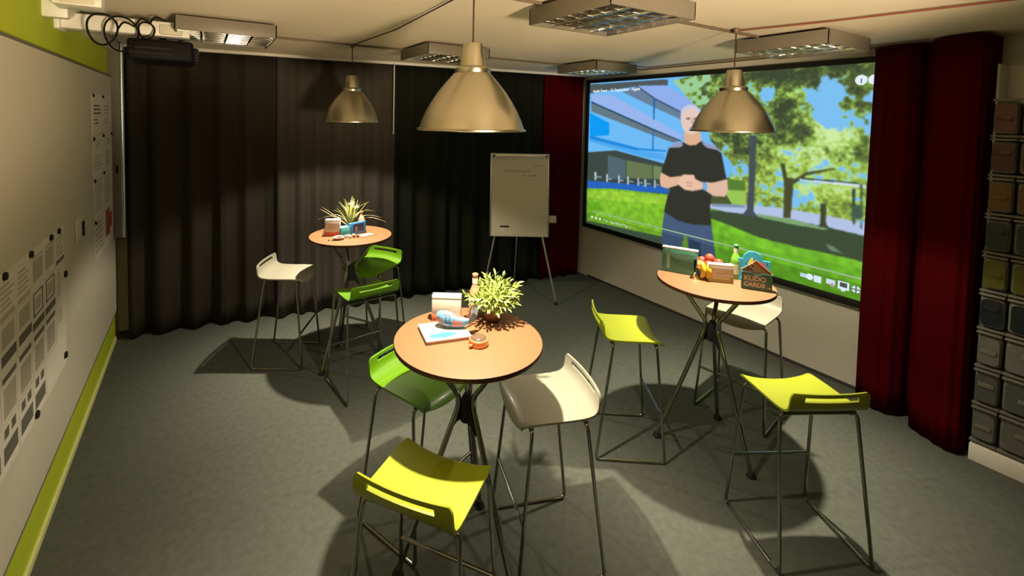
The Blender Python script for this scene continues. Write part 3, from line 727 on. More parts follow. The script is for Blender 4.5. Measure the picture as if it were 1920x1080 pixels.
for k, lab in enumerate(('black cable loop nearest the duct box by the projector', 'black cable loop hanging from the projector arm', 'small black cable loop above the projector')):
    cx, cy, cz, s = ((-.47, 3.28, 2.60, .085), (-.40, 3.40, 2.60, .10), (-.28, 3.42, 2.63, .05))[k]
    pts = [(s * .8 * math.cos(a), .02 * math.sin(2 * a), s * math.sin(a) * (1.1 if math.sin(a) < 0 else .9)) for a in [i * 2 * PI / 14 + .6 * k for i in range(15)]]
    t = thing('cable_loop', lab, 'cable', (cx, cy, cz), group='projector cables')
    MB().tube(spline(pts, 4), .0055, 6).build('loop', M_black, t)
    MB().tube(spline([pts[0], (pts[0][0] + .03, pts[0][1] - .01, pts[0][2] + .04), (pts[0][0] + .08, pts[0][1] - .01, pts[0][2] + .02)], 6), .0055, 6).build('tail', M_black, t)

# ------------------------------------------------------------------ sheets pinned to the grey board
M_sheet = mat('white paper sheet', (.74, .70, .60), .85, var=.03)
M_print = mat('dark grey print', (.14, .13, .11), .85, var=.3, scale=90)
M_printm = mat('mid grey print', (.46, .42, .34), .85, var=.3, scale=120)
M_printr = mat('faded red print', (.45, .09, .06), .85, var=.2)
BX = XL + .0245
def sheet_wall(name, label, y0, y1, z0, z1, nc, nr, seed, prints, bow=0.0):
    rnd = random.Random(seed)
    t = thing(name, label, 'poster', (BX, y0, z0))
    W_, H_ = (y1 - y0) / nc, (z1 - z0) / nr
    for c in range(nc):
        for r in range(nr):
            th = .0012 + .0006 * ((c + r) % 2)
            s = MB().box((th / 2 + .0004, W_ * (c + .5), H_ * (r + .5)), (th, W_ * .985, H_ * .985)).build('sheet', M_sheet, t, smooth=False)
            groups = {}
            for (a, b, cc, dd, m) in prints(c, nr - 1 - r, rnd):
                groups.setdefault(m, []).append((a, b, cc, dd))
            for m, rs in groups.items():
                mb = MB()
                for a, b, cc, dd in rs:
                    mb.box((th + .0007, W_ * (c + (a + b) / 2), H_ * (r + 1 - (cc + dd) / 2)), (.0004, W_ * (b - a), H_ * (dd - cc)))
                mb.build('print', {'d': M_print, 'm': M_printm, 'r': M_printr}[m], s, smooth=False)
    return t
def lines(rnd, a, b, c, d, n, m='m'):
    out = []; h = (d - c) / n
    for k in range(n):
        e = b - rnd.random() * (b - a) * .35
        out.append((a, e, c + h * k, c + h * k + h * .45, m))
    return out
def p1(c, r, rnd):
    if r == 0: return (lines(rnd, .15, .85, .28, .55, 3, 'd' if c == 0 else 'm') + lines(rnd, .2, .6, .62, .78, 2, 'd' if c == 0 else 'm'))
    if r == 3 and c == 1: return [(.15, .6, .05, .75, 'r'), (.6, .85, .2, .6, 'r')]
    if r == 1: return lines(rnd, .3, .8, .15, .35, 3) + lines(rnd, .15, .85, .5, .9, 5)
    return lines(rnd, .12, .88, .12, .9, 9 if r == 2 else 6)
sheet_wall('poster', 'tall white poster of text sheets at the far end of the grey board', 4.29, 5.12, 1.02, 2.27, 2, 4, 3, p1)
def p2(c, r, rnd):
    k = (c * 7 + r * 3) % 5
    if r == 0:
        if k in (0, 3): return [(.1, .9, .2, .26, 'm'), (.12, .88, .3, .8, 'm')]
        return lines(rnd, .12, .88, .25, .8, 5) + [(.1, .9, .84, .95, 'd' if c > 3 else 'm')]
    if r == 1:
        if c == 6: return lines(rnd, .2, .6, .2, .9, 6)
        if k % 2: return [(.12, .88, .06, .1, 'd'), (.12, .2, .1, .62, 'd'), (.8, .88, .1, .62, 'd'), (.12, .88, .58, .62, 'd'), (.3, .7, .2, .5, 'm'), (.05, .95, .74, .92, 'd')]
        return [(.15, .85, .1, .5, 'm'), (.1, .95, .62, .84, 'd')]
    if r == 2:
        if c < 2: return [(.1, .6, .3, .5, 'r'), (.2, .9, .6, .8, 'd')]
        return [(.1, .9, .06, .18, 'd'), (.15, .85, .3, .9, 'm')] if c < 6 else lines(rnd, .2, .6, .2, .6, 4)
    return [(.15, .4, .1, .3, 'd'), (.55, .8, .1, .3, 'd'), (.1, .9, .45, .8, 'd')] if c < 5 else []
sheet_wall('poster', 'large poster of printed screens pinned low at the near left', 2.03, 3.44, .68, 1.49, 7, 4, 5, p2)

mg0 = None
def magnet(label, y, z, r, m):
    t = thing('magnet', label, 'magnet', (BX + .0035, y, z), group='round board magnets')
    MB().lathe([(0, 0), (r, 0), (r, .006), (r * .8, .010), (0, .0105)], 14).build('disc', m, t, rot=(0, PI / 2, 0))
    MB().lathe([(0, 0), (r * .45, 0), (r * .4, .001), (0, .0012)], 12).build('dimple', M_rubber, t, (.0104, 0, 0), (0, PI / 2, 0))
    return t
for k, (y, z) in enumerate(((2.50, 1.475), (2.83, 1.475), (3.16, 1.475), (3.31, 1.475))):
    magnet('black magnet on the top edge of the near poster, %s from the left' % ('first', 'second', 'third', 'fourth')[k], y, z, .017, M_rubber)
magnet('black magnet on the right edge of the near poster', 3.43, 1.20, .019, M_rubber)
magnet('black magnet at the bottom right corner of the near poster', 3.40, .74, .019, M_rubber)
magnet('black magnet on the bottom edge of the near poster', 2.86, .70, .019, M_rubber)
for k, (y, z) in enumerate(((4.32, 2.25), (4.70, 2.25), (4.32, 1.93), (4.70, 1.94), (5.08, 1.94), (4.32, 1.62), (4.70, 1.64), (4.32, 1.31))):
    magnet('small dark magnet on the far poster, ' + ('top left corner', 'top middle', 'left edge of the first seam', 'middle of the first seam', 'right edge of the first seam',
           'left edge of the second seam', 'middle of the second seam', 'left edge of the third seam')[k], y, z, .013, M_rubber)
sp = thing('magnet_holder', 'pale holder strip with four dark magnets between the posters', 'holder', (BX, 3.80, 1.335))
MB().box((.006, 0, .055), (.012, .20, .15), .004).build('holder_plate', M_board, sp)
for k in range(4):
    MB().lathe([(0, 0), (.017, 0), (.017, .008), (.012, .012), (0, .0125)], 14).build('magnet_disc', M_rubber if k else M_printm, sp, (.012, .05, .006 + .032 * (3 - k)), (0, PI / 2, 0))

# ------------------------------------------------------------------ storage bins at the right
RKX, RKY1 = 4.27, .985
rk = thing('bin_rack', 'white rack carrying storage bins beside the right red curtain', 'shelf', (RKX + .15, .70, 0))
MB().box((0.0, 0, .055), (.30, .34, .11), .006).build('plinth', M_white, rk)
for yy in (-.168, .176):
    MB().box((.05, yy, 1.33), (.2, .012, 2.44), .002).build('upright', M_white, rk)
MB().box((.145, 0, 1.33), (.01, .34, 2.44)).build('back_panel', M_white, rk, smooth=False)
binc = [('clear', (.13, .135, .12)), ('clear', (.085, .09, .085)), ('clear', (.15, .155, .14)), ('navy', (.010, .014, .022)), ('olive', (.09, .085, .012)),
        ('navy', (.006, .014, .03)), ('orange', (.14, .06, .006)), ('red', (.065, .003, .005)), ('red', (.08, .003, .006)), ('clear', (.36, .36, .33))]
bin_words = [('grey see-through', 'bottom row'), ('smoky grey see-through', 'second row from the bottom'), ('pale grey see-through', 'third row from the bottom'), ('near-black', 'fourth row from the bottom'),
             ('olive green', 'fifth row from the bottom'), ('dark navy', 'sixth row from the bottom'), ('orange', 'seventh row from the bottom'), ('dark red', 'eighth row from the bottom'), ('deep red', 'ninth row from the bottom')]
M_rimbin = mat('translucent grey plastic', (.17, .17, .14), .35, var=.05)
zr_ = [.14, .385, .63, .875, 1.12, 1.365, 1.61, 1.855, 2.10]
def rrect(w, h, r, n=5):
    out = []
    for cx, cy, a0 in ((w / 2 - r, h / 2 - r, 0), (-w / 2 + r, h / 2 - r, 90), (-w / 2 + r, -h / 2 + r, 180), (w / 2 - r, -h / 2 + r, 270)):
        for k in range(n + 1):
            a = math.radians(a0 + 90 * k / n); out.append((cx + r * math.cos(a), cy + r * math.sin(a)))
    return out
for cidx, (yc, bw) in enumerate(((.814, .108), (.645, .205))):
    for r in range(9):
        w, pos = bin_words[r]
        t = thing('storage_bin', '%s storage bin, %s, %s' % (w, pos, 'next to the curtain' if cidx == 0 else 'cut by the picture edge'), 'bin', (RKX, yc, zr_[r]), 0, 'storage bins on the rack')
        mm = mat('bin plastic %d' % r, binc[r][1], .25, var=.25, scale=14)
        MB().box((.12, 0, .105), (.22, bw, .20), .022, seg=3).build('body', M_rimbin, t)
        MB().prism(rrect(bw * .86, .168, .026), .012, (.014, 0, .105), (0, -1, 0), (0, 0, 1)).build('front_panel', mm, t)
        MB().box((.004, 0, .215), (.03, bw + .005, .014), .005).build('rim', M_rimbin, t)
        MB().box((-.002, 0, .10 + .03 * ((r + cidx) % 2)), (.004, .07, .03), .001).build('label_holder', M_rimbin if r < 3 else mm, t)
        MB().box((.12, 0, -.009), (.22, bw + .01, .014), .002).build('shelf_lip', M_rimbin, t)

# ------------------------------------------------------------------ things on the tables
ZT = 1.1005
def card_box(label, x, y, rz, base, w=.152, h=.128, d=.055):
    t = thing('card_box', label, 'box', (x, y, ZT), rz, 'small boxes with coloured base')
    MB().box((0, 0, .017), (w, d, .034), .002).build('base_tray', base, t)
    MB().box((0, 0, .034 + (h - .034) / 2), (w * .985, d * .94, h - .034), .003).build('lid', M_cardw, t)
    MB().box((0, -.001, h - .006), (w * .99, d * .95, .014), .003).build('top_edge', M_sheetw, t)
    m = MB(); m.box((.0, -d * .47 - .0004, h * .52), (w * .42, .0006, .006)); m.box((-.004, -d * .47 - .0004, h * .42), (w * .38, .0006, .004)); m.box((.03, -d * .47 - .0004, h * .62), (w * .12, .0006, .003))
    m.build('print', M_beige, t, smooth=False)
    return t
M_cardw = mat('white card', (0.528, 0.462, 0.396), .55, var=.02)
M_sheetw = mat('bright white card', (0.6, 0.59, 0.54), .5, var=.02)
M_beige = mat('beige print', (0.44, 0.336, 0.24), .7)
M_orange = mat('orange card', (0.442, 0.111, 0.0425), .55)
M_gold = mat('old gold card', (0.32, 0.24, 0.08), .5)
M_redc = mat('red card', (0.54, 0.063, 0.036), .5)
M_cardp = mat('pale salmon card', (0.442, 0.272, 0.187), .55)
def face_angle(a, b): return math.atan2(b[1] - a[1], b[0] - a[0])
def bottle(name, label, x, y, prof, m, capm, labm, lab, capp, group=None, zs=1.0):
    t = thing(name, label, 'bottle', (x, y, ZT), 0, group)
    MB().lathe([(r, z * zs) for r, z in prof], 28).build('body', m, t)
    MB().lathe([(r, z * zs) for r, z in capp], 20).build('cap', capm, t)
    for (r, z0, z1) in lab:
        MB().lathe([(r - .001, z0 * zs), (r, z0 * zs), (r, z1 * zs), (r - .001, z1 * zs)], 28).build('label', labm, t)
    return t
beer = [(0, 0), (.029, 0), (.0305, .004), (.0305, .115), (.029, .13), (.022, .152), (.0155, .168), (.0135, .185), (.0125, .212), (.0145, .214), (.0145, .222), (0, .224)]
beercap = [(0, .220), (.0162, .219), (.0162, .226), (.012, .230), (0, .231)]

# --- front table
card_box('white box with orange base at the back of the front table', 1.088, 2.085, face_angle((1.017, 2.117), (1.147, 2.035)), M_orange)
bottle('bottle', 'orange-pink bottle with white label behind the leafy plant', 1.232, 2.045, beer, mat('amber pink glass', (0.408, 0.17, 0.102), .15, coat=.4), M_orange, M_cardw, [(.0312, .03, .105), (.0155, .178, .205)], beercap)

pl = thing('potted_plant', 'bushy leafy plant in a round brown pot on the front table', 'plant', (1.300, 1.965, ZT))
M_pot = mat('brown glazed pot', (.18, .06, .02), .35, coat=.3)
M_leaf = mat('yellow green leaf', (0.272, 0.357, 0.068), .5, var=.25, scale=60)
M_stem = mat('green stem', (.16, .24, .05), .6)
M_soil = mat('dark potting soil', (.03, .02, .012), .95)
pot = MB().lathe([(0, 0), (.030, 0), (.045, .012), (.052, .035), (.049, .058), (.042, .072), (.044, .080), (.040, .080), (.038, .072), (0, .070)], 32).build('pot', M_pot, pl)
MB().lathe([(0, .072), (.038, .071)], 24).build('soil', M_soil, pot)
def leaf(bm, o, d, up_, L, w):
    d = d.normalized(); s = d.cross(up_).normalized(); n = s.cross(d).normalized()
    P = []
    for t_, ww, h in ((0, .12, 0), (.3, .85, .06), (.6, 1, .07), (.85, .55, .02), (1, .0, -.05)):
        c = o + d * (L * t_) + n * (L * h)
        P.append((c - s * w * ww / 2 + n * w * .12 * ww, c, c + s * w * ww / 2 + n * w * .12 * ww))
    rows = [[bm.verts.new(p) for p in r] for r in P]
    for a, b in zip(rows, rows[1:]):
        for k in range(2): bm.faces.new((a[k], a[k + 1], b[k + 1], b[k]))
def sprig(seed, L):
    rnd = random.Random(seed); m = MB()
    pts = [Vector((0, 0, 0)), Vector((0, .004, L * .5)), Vector((0, -.004, L))]
    pts = spline(pts, 5)
    m.tube(pts, .0014, 4)
    for k in range(11):
        t_ = .28 + .72 * k / 10
        o = pts[0].lerp(pts[-1], t_)
        a = k * 2.4 + rnd.uniform(-.3, .3)
        spread = .95 - .55 * (k / 10)
        d_ = Vector((math.cos(a) * spread, math.sin(a) * spread, 1 - spread * .55))
        leaf(m.bm, o, d_, Vector((math.sin(a * 1.7) * .2, .1, 1)), rnd.uniform(.030, .044), rnd.uniform(.009, .013))
    me = m.mesh('sprig', M_leaf, True)
    return me
sprigs = [sprig(k, L_) for k, L_ in enumerate((.095, .11, .085, .12, .10))]
rnd = random.Random(21)
for k in range(64):
    z = 1 - (k + .5) / 64 * 1.12; a = k * 2.39996
    r_ = math.sqrt(max(0, 1 - z * z))
    d_ = Vector((r_ * math.cos(a), r_ * math.sin(a), z + .12)).normalized()
    q_ = d_.to_track_quat('Z', 'Y')
    o = link('sprig', sprigs[k % 5], pl, Vector((0, 0, .085)) + d_ * .012, q_.to_euler())
    s = rnd.uniform(.92, 1.18); o.scale = (s, s, s)

def bk_pt(a): return Vector((a[0], a[1], 0))
A, B, Cc = bk_pt((.879, 1.875)), bk_pt((1.092, 1.831)), bk_pt((.915, 2.061))
ce = (B + Cc) / 2; ra = face_angle(A, B)
bkk = thing('book', 'white book with blue cover print lying on the front table', 'book', (ce.x, ce.y, ZT), ra)
MB().box((0, 0, .009), (.214, .186, .014), .0015).build('pages', mat('salmon page edges', (0.416, 0.24, 0.144), .8), bkk)
MB().box((0, 0, .0168), (.217, .189, .0018), .0005).build('front_cover', M_sheetw, bkk)
MB().box((0, 0, .0009), (.217, .189, .0018), .0005).build('back_cover', M_sheetw, bkk)
M_cyan = mat('cyan print', (.03, .26, .42), .5, var=.2, scale=40)
rnd = random.Random(3)
pr = MB()
blob_ = [(-.02 + .068 * math.cos(t_ * PI / 9) * (1 + .1 * math.sin(3 * t_)), -.048 + .026 * math.sin(t_ * PI / 9) * (1 + .15 * math.sin(2 * t_))) for t_ in range(18)]
pr.prism(blob_, .0004, (0, 0, .0177), (1, 0, 0), (0, 1, 0))
pr.build('cover_picture', M_cyan, bkk, smooth=False)
tt = MB(); x = -.095
while x < .02:
    w = rnd.uniform(.003, .009); hgt = rnd.choice((.009, .014, .010)); tt.box((x + w / 2, .062, .0179), (w * .55, hgt, .0004)); tt.box((x + w / 2, .062 - hgt / 2 + .002, .0179), (w, .002, .0004)); x += w + .0025
tt.build('title_lettering', mat('dark blue ink', (.03, .05, .09), .6), bkk, smooth=False)

wh = thing('whale_figure', 'blue patterned whale figure with grey tail lying on the book', 'figurine', (1.055, 1.955, ZT + .018), face_angle((1.0, 1.99), (1.12, 1.885)))
M_whale = mat('pale blue printed fabric', (.075, .17, .26), .6, var=.45, scale=70)
M_patch = mat('salmon fabric patch', (.30, .075, .06), .65, var=.15)
M_tail = mat('grey fabric', (.07, .08, .10), .65)
m = MB(); rings = []
stn = [(-.082, .046, .004, .006), (-.078, .046, .020, .022), (-.060, .043, .031, .034), (-.030, .038, .034, .037), (0, .034, .032, .034), (.030, .031, .026, .029), (.055, .030, .018, .021), (.075, .036, .010, .012), (.088, .044, .006, .007)]
for x, zc_, hy, hz in stn:
    rings.append([m.bm.verts.new((x, hy * math.cos(2 * PI * k / 18), max(.001, zc_ + hz * math.sin(2 * PI * k / 18) * (1.0 if math.sin(2 * PI * k / 18) > 0 else 1.0)))) for k in range(18)])
for a, b in zip(rings, rings[1:]):
    for k in range(18): m.bm.faces.new((a[k], a[(k + 1) % 18], b[(k + 1) % 18], b[k]))
m.bm.faces.new(rings[0][::-1]); m.bm.faces.new(rings[-1])
wbod = m.build('body', M_whale, wh)
for s in (-1, 1):
    MB().prism([(-.006, -.006), (.004, .026), (.026, .066), (.040, .050), (.036, .022), (.016, .0)], .007, (.082, 0, .040), (1, 0, 0), (0, s * .42, .91)).build('tail_fluke', M_tail, wh)
    MB().sphere((-.066, s * .0262, .052), .0032, 10).build('eye', M_rubber, wbod)
    MB().prism([(-.03, 0), (.0, .002), (.012, -.012), (-.006, -.02)], .004, (-.012, s * .033, .026), (1, 0, 0), (0, s * .5, .86)).build('fin', M_tail, wh)
def patch(x0, x1, a0, a1, nm='patch', pm_=None):
    mb = MB(); g = []
    for i in range(6):
        x = x0 + (x1 - x0) * i / 5
        for (sa, sb) in zip(stn, stn[1:]):
            if sa[0] <= x <= sb[0]: break
        t_ = (x - sa[0]) / (sb[0] - sa[0]); zc_, hy, hz = [sa[j] + (sb[j] - sa[j]) * t_ for j in (1, 2, 3)]
        g.append([mb.bm.verts.new((x, (hy + .0012) * math.cos(a0 + (a1 - a0) * k / 6), zc_ + (hz + .0012) * math.sin(a0 + (a1 - a0) * k / 6))) for k in range(7)])
    for a, b in zip(g, g[1:]):
        for k in range(6): mb.bm.faces.new((a[k], a[k + 1], b[k + 1], b[k]))
    return mb.build(nm, pm_ or M_patch, wbod)
patch(.005, .050, 2.75, 3.75); patch(-.074, -.050, 2.9, 3.9); patch(.0, .04, 1.2, 2.0)
M_navy = mat('navy whale print', (.03, .06, .12), .6)
for x0, x1, a0, a1 in ((-.045, -.005, 2.2, 2.3), (-.03, -.024, 2.5, 3.7), (-.022, .0, 3.2, 3.3), (-.048, -.03, 3.6, 3.7), (-.012, -.007, 2.3, 3.2)):
    patch(x0, x1, a0, a1, 'printed_line', M_navy)

tn = thing('tin', 'round copper tin with glass lid on the front table', 'tin', (1.094, 1.775, ZT))
M_copper = mat('copper tin', (.72, .32, .14), .3, .6)
MB().lathe([(0, 0), (.043, 0), (.045, .003), (.045, .014), (.043, .016), (.043, .019), (.0445, .021), (.0445, .029), (.041, .032), (.038, .032), (.038, .029), (0, .029)], 36).build('case', M_copper, tn)
MB().lathe([(.038, .030), (.034, .036), (.022, .041), (0, .043)], 36).build('glass_lid', mat('smoky brown glass', (.10, .06, .04), .06, coat=.6), tn)
MB().box((-.048, -.012, .012), (.018, .014, .012), .003).build('latch', M_copper, tn)

# --- right table
ga, gb = (2.775, 2.085), (2.88, 1.885)
gx = thing('display_box', 'green box with white top edge standing on the right table', 'box', ((ga[0] + gb[0]) / 2 + .018, (ga[1] + gb[1]) / 2 + .01, ZT), face_angle(ga, gb))
M_teal = mat('teal green card', (0.0476, 0.178, 0.128), .5, var=.06)
M_mint = mat('pale mint print', (0.234, 0.342, 0.27), .6)
MB().box((0, 0, .082), (.222, .036, .164), .002).build('box_body', M_teal, gx)
MB().box((0, 0, .168), (.226, .040, .010), .002).build('top_edge', M_sheetw, gx)
pr = MB()
for k, (z, w) in enumerate(((.132, .12), (.118, .085), (.106, .11))): pr.box((-.03 + w / 2, -.0184, z), (w, .0006, .006))
pr.box((-.07, -.0184, .085), (.022, .0006, .12)); pr.box((-.07, -.0186, .135), (.034, .0006, .022))
pr.build('print', M_mint, gx, smooth=False)

be = thing('hand_bell', 'little brass bell with black handle on the right table', 'bell', (2.835, 1.873, ZT))
M_brass = mat('brass', (.62, .45, .22), .22, 1.0)
MB().lathe([(.0, .003), (.030, .0), (.031, .003), (.022, .012), (.015, .026), (.011, .036), (.005, .041), (0, .042)], 24).build('bell_cup', M_brass, be)
MB().lathe([(0, .040), (.005, .040), (.0045, .06), (.0065, .095), (.0085, .118), (.006, .128), (0, .130)], 14).build('handle', M_black, be)

fbx, fby = 2.985, 1.865
fb = thing('fruit_bowl', 'shallow white bowl of red and orange fruit on the right table', 'bowl', (fbx, fby, ZT))
MB().lathe([(0, .004), (.04, 0), (.045, .004), (.085, .035), (.105, .062), (.108, .063), (.103, .056), (.082, .030), (.042, .010), (0, .010)], 36).build('bowl_shell', mat('cream ceramic', (0.442, 0.357, 0.255), .35), fb)
MB().lathe([(.104, .060), (.1095, .063), (.1095, .066), (.105, .066), (.104, .060)], 36).build('bowl_rim', mat('orange glaze', (.70, .30, .08), .35), fb)
M_app = mat('red fruit skin', (0.36, 0.045, 0.03), .35, var=.35, scale=40, coat=.2)
M_orf = mat('orange fruit skin', (0.504, 0.198, 0.036), .45, var=.12, scale=60)
def fruit(name, label, x, y, z, r, m, grp):
    t = thing(name, label, 'fruit', (x, y, z), group=grp)
    MB().lathe([(0, r * .10), (r * .35, 0), (r * .85, r * .38), (r, r * .95), (r * .88, r * 1.48), (r * .5, r * 1.84), (r * .18, r * 1.88), (0, r * 1.74)], 20).build('flesh', m, t)
    MB().tube([(0, 0, r * 1.74), (.002, 0, r * 2.05)], .0022, 6).build('stalk', M_stem, t)
fr = [('red_apple', 'red fruit on top of the fruit bowl', -.005, .0, .090, .030, M_app), ('red_apple', 'red fruit at the left of the fruit bowl heap', -.02, .045, .062, .030, M_app),
      ('red_apple', 'red fruit at the right of the fruit bowl heap', .028, -.045, .062, .030, M_app), ('red_apple', 'red fruit at the back of the bowl', .045, .02, .060, .030, M_app),
      ('red_apple', 'red fruit at the front of the bowl behind the salmon box', -.045, -.015, .056, .028, M_app), ('orange', 'orange fruit at the left rim of the bowl', -.062, .040, .044, .029, M_orf),
      ('orange', 'orange fruit at the right rim of the bowl', -.004, -.078, .046, .026, M_orf)]
for n_, l_, dx, dy, dz, r, m_ in fr: fruit(n_, l_, fbx + dx, fby + dy, ZT + dz, r, m_, 'fruit in the bowl')
M_ban = mat('banana skin', (0.504, 0.324, 0.018), .45, var=.12, scale=25)
for k, (bx, by, lean) in enumerate(((2.868, 1.842, .2), (2.884, 1.808, -.1))):
    t = thing('banana', ('banana standing nearest the bell on the right table', 'banana standing nearest the salmon box on the right table')[k], 'banana', (bx, by, ZT), .9 + lean, 'bananas beside the bowl')
    pts = spline([(.0, 0, .012), (-.016, .0, .035), (-.020, .0, .065), (-.008, .0, .095), (.010, 0, .110)], 5)
    n_ = len(pts); rs = [.006 + .0125 * math.sin(PI * min(1, (i + 2) / (n_ + 1))) ** .6 for i in range(n_)]
    MB().tube(pts, rs, 10).build('skin', M_ban, t)
    MB().tube([(.008, 0, .109), (.018, 0, .120)], .0045, 7).build('stem', M_stem, t)
    MB().sphere((.001, 0, .007), .006, 8).build('tip', M_soil, t)
card_box('salmon box with gold base in front of the fruit bowl', 2.931, 1.757, face_angle((2.861, 1.79), (2.965, 1.690)), M_gold, .148, .118, .05)
bottle('bottle', 'green glass bottle with pale label behind the salmon box', 3.085, 1.748, beer, mat('green bottle glass', (0.119, 0.289, 0.034), .08, coat=.5), mat('bright green cap', (.06, .3, .09), .35, .3), mat('pale green label', (0.51, 0.544, 0.34), .55), [(.0312, .035, .10), (.0150, .170, .205)], beercap)
ax_ = face_angle((2.942, 1.623), (3.03, 1.487))
bc = thing('arch_card', 'bright blue arch-topped card with dotted print standing behind the lettered box', 'card', (3.118, 1.655, ZT), ax_)
M_sky = mat('bright blue card', (0.04, 0.36, 0.56), .5, var=.04)
arch = [(-.098, 0), (.098, 0), (.098, .145), (.055, .148)] + [(.055 * math.cos(a), .150 + .050 * math.sin(a)) for a in [PI * k / 12 for k in range(1, 12)]] + [(-.055, .148), (-.098, .145)]
MB().prism(arch, -.012, (0, 0, 0), (1, 0, 0), (0, 0, 1)).build('card_body', M_sky, bc)
rnd = random.Random(5); mb = MB()
for k in range(34):
    x, z = rnd.uniform(-.09, .09), rnd.uniform(.02, .19)
    if z > .14 and (x / .05) ** 2 + ((z - .15) / .045) ** 2 > 1: continue
    mb.box((x, -.0004, z), (.004, .0006, .004), 0, Matrix.Rotation(rnd.random(), 3, 'Y'))
mb.build('dots', mat('navy print', (.01, .05, .22), .6), bc, smooth=False)
MB().prism([(.012, .1), (.03, .132), (.05, .138), (.07, .13), (.078, .1), (.05, .085), (.03, .088)], .0008, (0, -.0008, 0), (1, 0, 0), (0, 0, 1)).build('picture_patch', mat('mauve print', (.42, .14, .24), .6), bc, smooth=False)
MB().prism([(-.03, .11), (-.01, .155), (.0, .16), (.006, .12)], .0008, (0, -.0008, 0), (1, 0, 0), (0, 0, 1)).build('picture_patch', mat('yellow print', (.8, .6, .12), .6), bc, smooth=False)
for s in (-1, 1): MB().box((s * .06, .012, .012), (.012, .04, .024), .003).build('stand_foot', M_sky, bc)

kc = thing('lettered_box', 'dark teal box lettered KUDO CARDS at the right table edge', 'box', (2.986 + .020, 1.555 + .013, ZT), ax_)
M_teald = mat('dark teal card', (0.051, 0.145, 0.136), .55, var=.06)
M_teal2 = mat('teal flap card', (0.068, 0.238, 0.204), .55)
M_pink = mat('pale pink lettering', (0.513, 0.38, 0.304), .6)
w_, d_, h_ = .165, .046, .108
for sy, nm in ((-1, 'front_wall'), (1, 'back_wall')):
    MB().prism([(-w_ / 2, 0), (w_ / 2, 0), (w_ / 2, h_), (.028, h_), (.018, h_ - .012), (-.018, h_ - .012), (-.028, h_), (-w_ / 2, h_)], .003, (0, sy * d_ / 2, 0), (1, 0, 0), (0, 0, 1)).build(nm, M_teald, kc, smooth=False)
for sx in (-1, 1):
    MB().box((sx * (w_ / 2 - .0015), 0, h_ / 2), (.003, d_, h_)).build('side_wall', M_teal2, kc, smooth=False)
MB().box((0, 0, .0015), (w_, d_, .003)).build('bottom', M_teald, kc, smooth=False)
yf_ = -d_ / 2 - .0036
text_mesh('lettering', 'KUDO', .041, M_pink, kc, (-.070, yf_, .058), (PI / 2, 0, 0), off=.0020)
text_mesh('lettering', 'CARDS', .036, M_pink, kc, (-.070, yf_, .022), (PI / 2, 0, 0), off=.0020)
MB().box((.066, yf_, .024), (.018, .0006, .007)).build('small_print', M_pink, kc, smooth=False)
rc = thing('card', 'peach card with orange stripe rising like a roof from the lettered box', 'card', (kc.location.x, kc.location.y, ZT + .004), ax_)
MB().prism([(-.072, .02), (.072, .02), (.078, .098), (-.008, .170), (-.086, .112)], .006, (0, .003, 0), (1, 0, 0), (0, 0, 1)).build('card_sheet', M_cardp, rc, smooth=False)
MB().prism([(.082, .094), (.086, .103), (-.006, .178), (-.022, .160)], .010, (0, .005, 0), (1, 0, 0), (0, 0, 1)).build('orange_stripe', M_orange, rc, smooth=False)
mb = MB()
for x, z in ((-.045, .128), (-.022, .140), (-.03, .118), (-.052, .116)): mb.box((x, -.0032, z), (.011, .0006, .009), 0, Matrix.Rotation(.7, 3, 'Y'))
mb.build('print', M_edge, rc, smooth=False)

# --- far table
cb = card_box('white box with red base on the far table', .975, 4.015, -.42, M_redc, .125, .142, .06)
wm = thing('marker_pen', 'white marker pen leaning on the box at the far table', 'pen', (.897, 4.03, ZT))
MB().tube([(0, 0, .010), (.028, -.004, .085)], .010, 12).build('barrel', M_sheetw, wm)
MB().tube([(.028, -.004, .085), (.036, -.005, .107)], .011, 12).build('pen_cap', M_cardw, wm)
pk = thing('pink_pouch', 'soft pink pouch at the front of the far table', 'pouch', (.985, 3.868, ZT))
M_pinkc = mat('pink cloth', (0.51, 0.255, 0.221), .8, var=.15)
MB().sphere((0, 0, .017), .048, 18, (1.05, .8, .36)).build('pouch_body', M_pinkc, pk)
MB().tube(spline([(-.04, -.012, .022), (0, -.03, .032), (.04, -.014, .022)], 5), .004, 6).build('seam', M_pinkc, pk)
cy_ = thing('cyan_box', 'small cyan box beside the blue card on the far table', 'box', (1.062, 3.985, ZT), .25)
MB().box((0, 0, .034), (.085, .06, .068), .003).build('box_body', mat('cyan card', (0.054, 0.432, 0.54), .5), cy_)
MB().box((0, 0, .070), (.088, .063, .012), .003).build('lid', mat('light cyan card', (0.108, 0.504, 0.576), .5), cy_)
bcd = thing('picture_card', 'blue picture card standing on the far table', 'card', (1.178, 3.988, ZT), .14)
MB().box((0, 0, .052), (.158, .022, .104), .002, Matrix.Rotation(-.06, 3, 'Y')).build('card_body', mat('mid blue card', (0.045, 0.234, 0.54), .5), bcd)
MB().box((.01, -.0118, .058), (.10, .0008, .070), 0, Matrix.Rotation(-.06, 3, 'Y')).build('picture', mat('dark navy picture', (.02, .05, .16), .5, var=.5, scale=60), bcd, smooth=False)
MB().box((-.012, -.0126, .046), (.02, .0008, .045), 0, Matrix.Rotation(-.06, 3, 'Y')).build('picture_figure', mat('pale blue print', (.17,.24,.36), .6), bcd, smooth=False)
rcd = thing('framed_card', 'red-bordered card lying flat on the far table', 'card', (1.235, 3.905, ZT), .3)
MB().box((0, 0, .002), (.15, .10, .004), .001).build('card_sheet', M_redc, rcd, smooth=False)
MB().box((0, 0, .0043), (.125, .075, .0008)).build('inner_print', M_cardp, rcd, smooth=False)
rnd = random.Random(9)
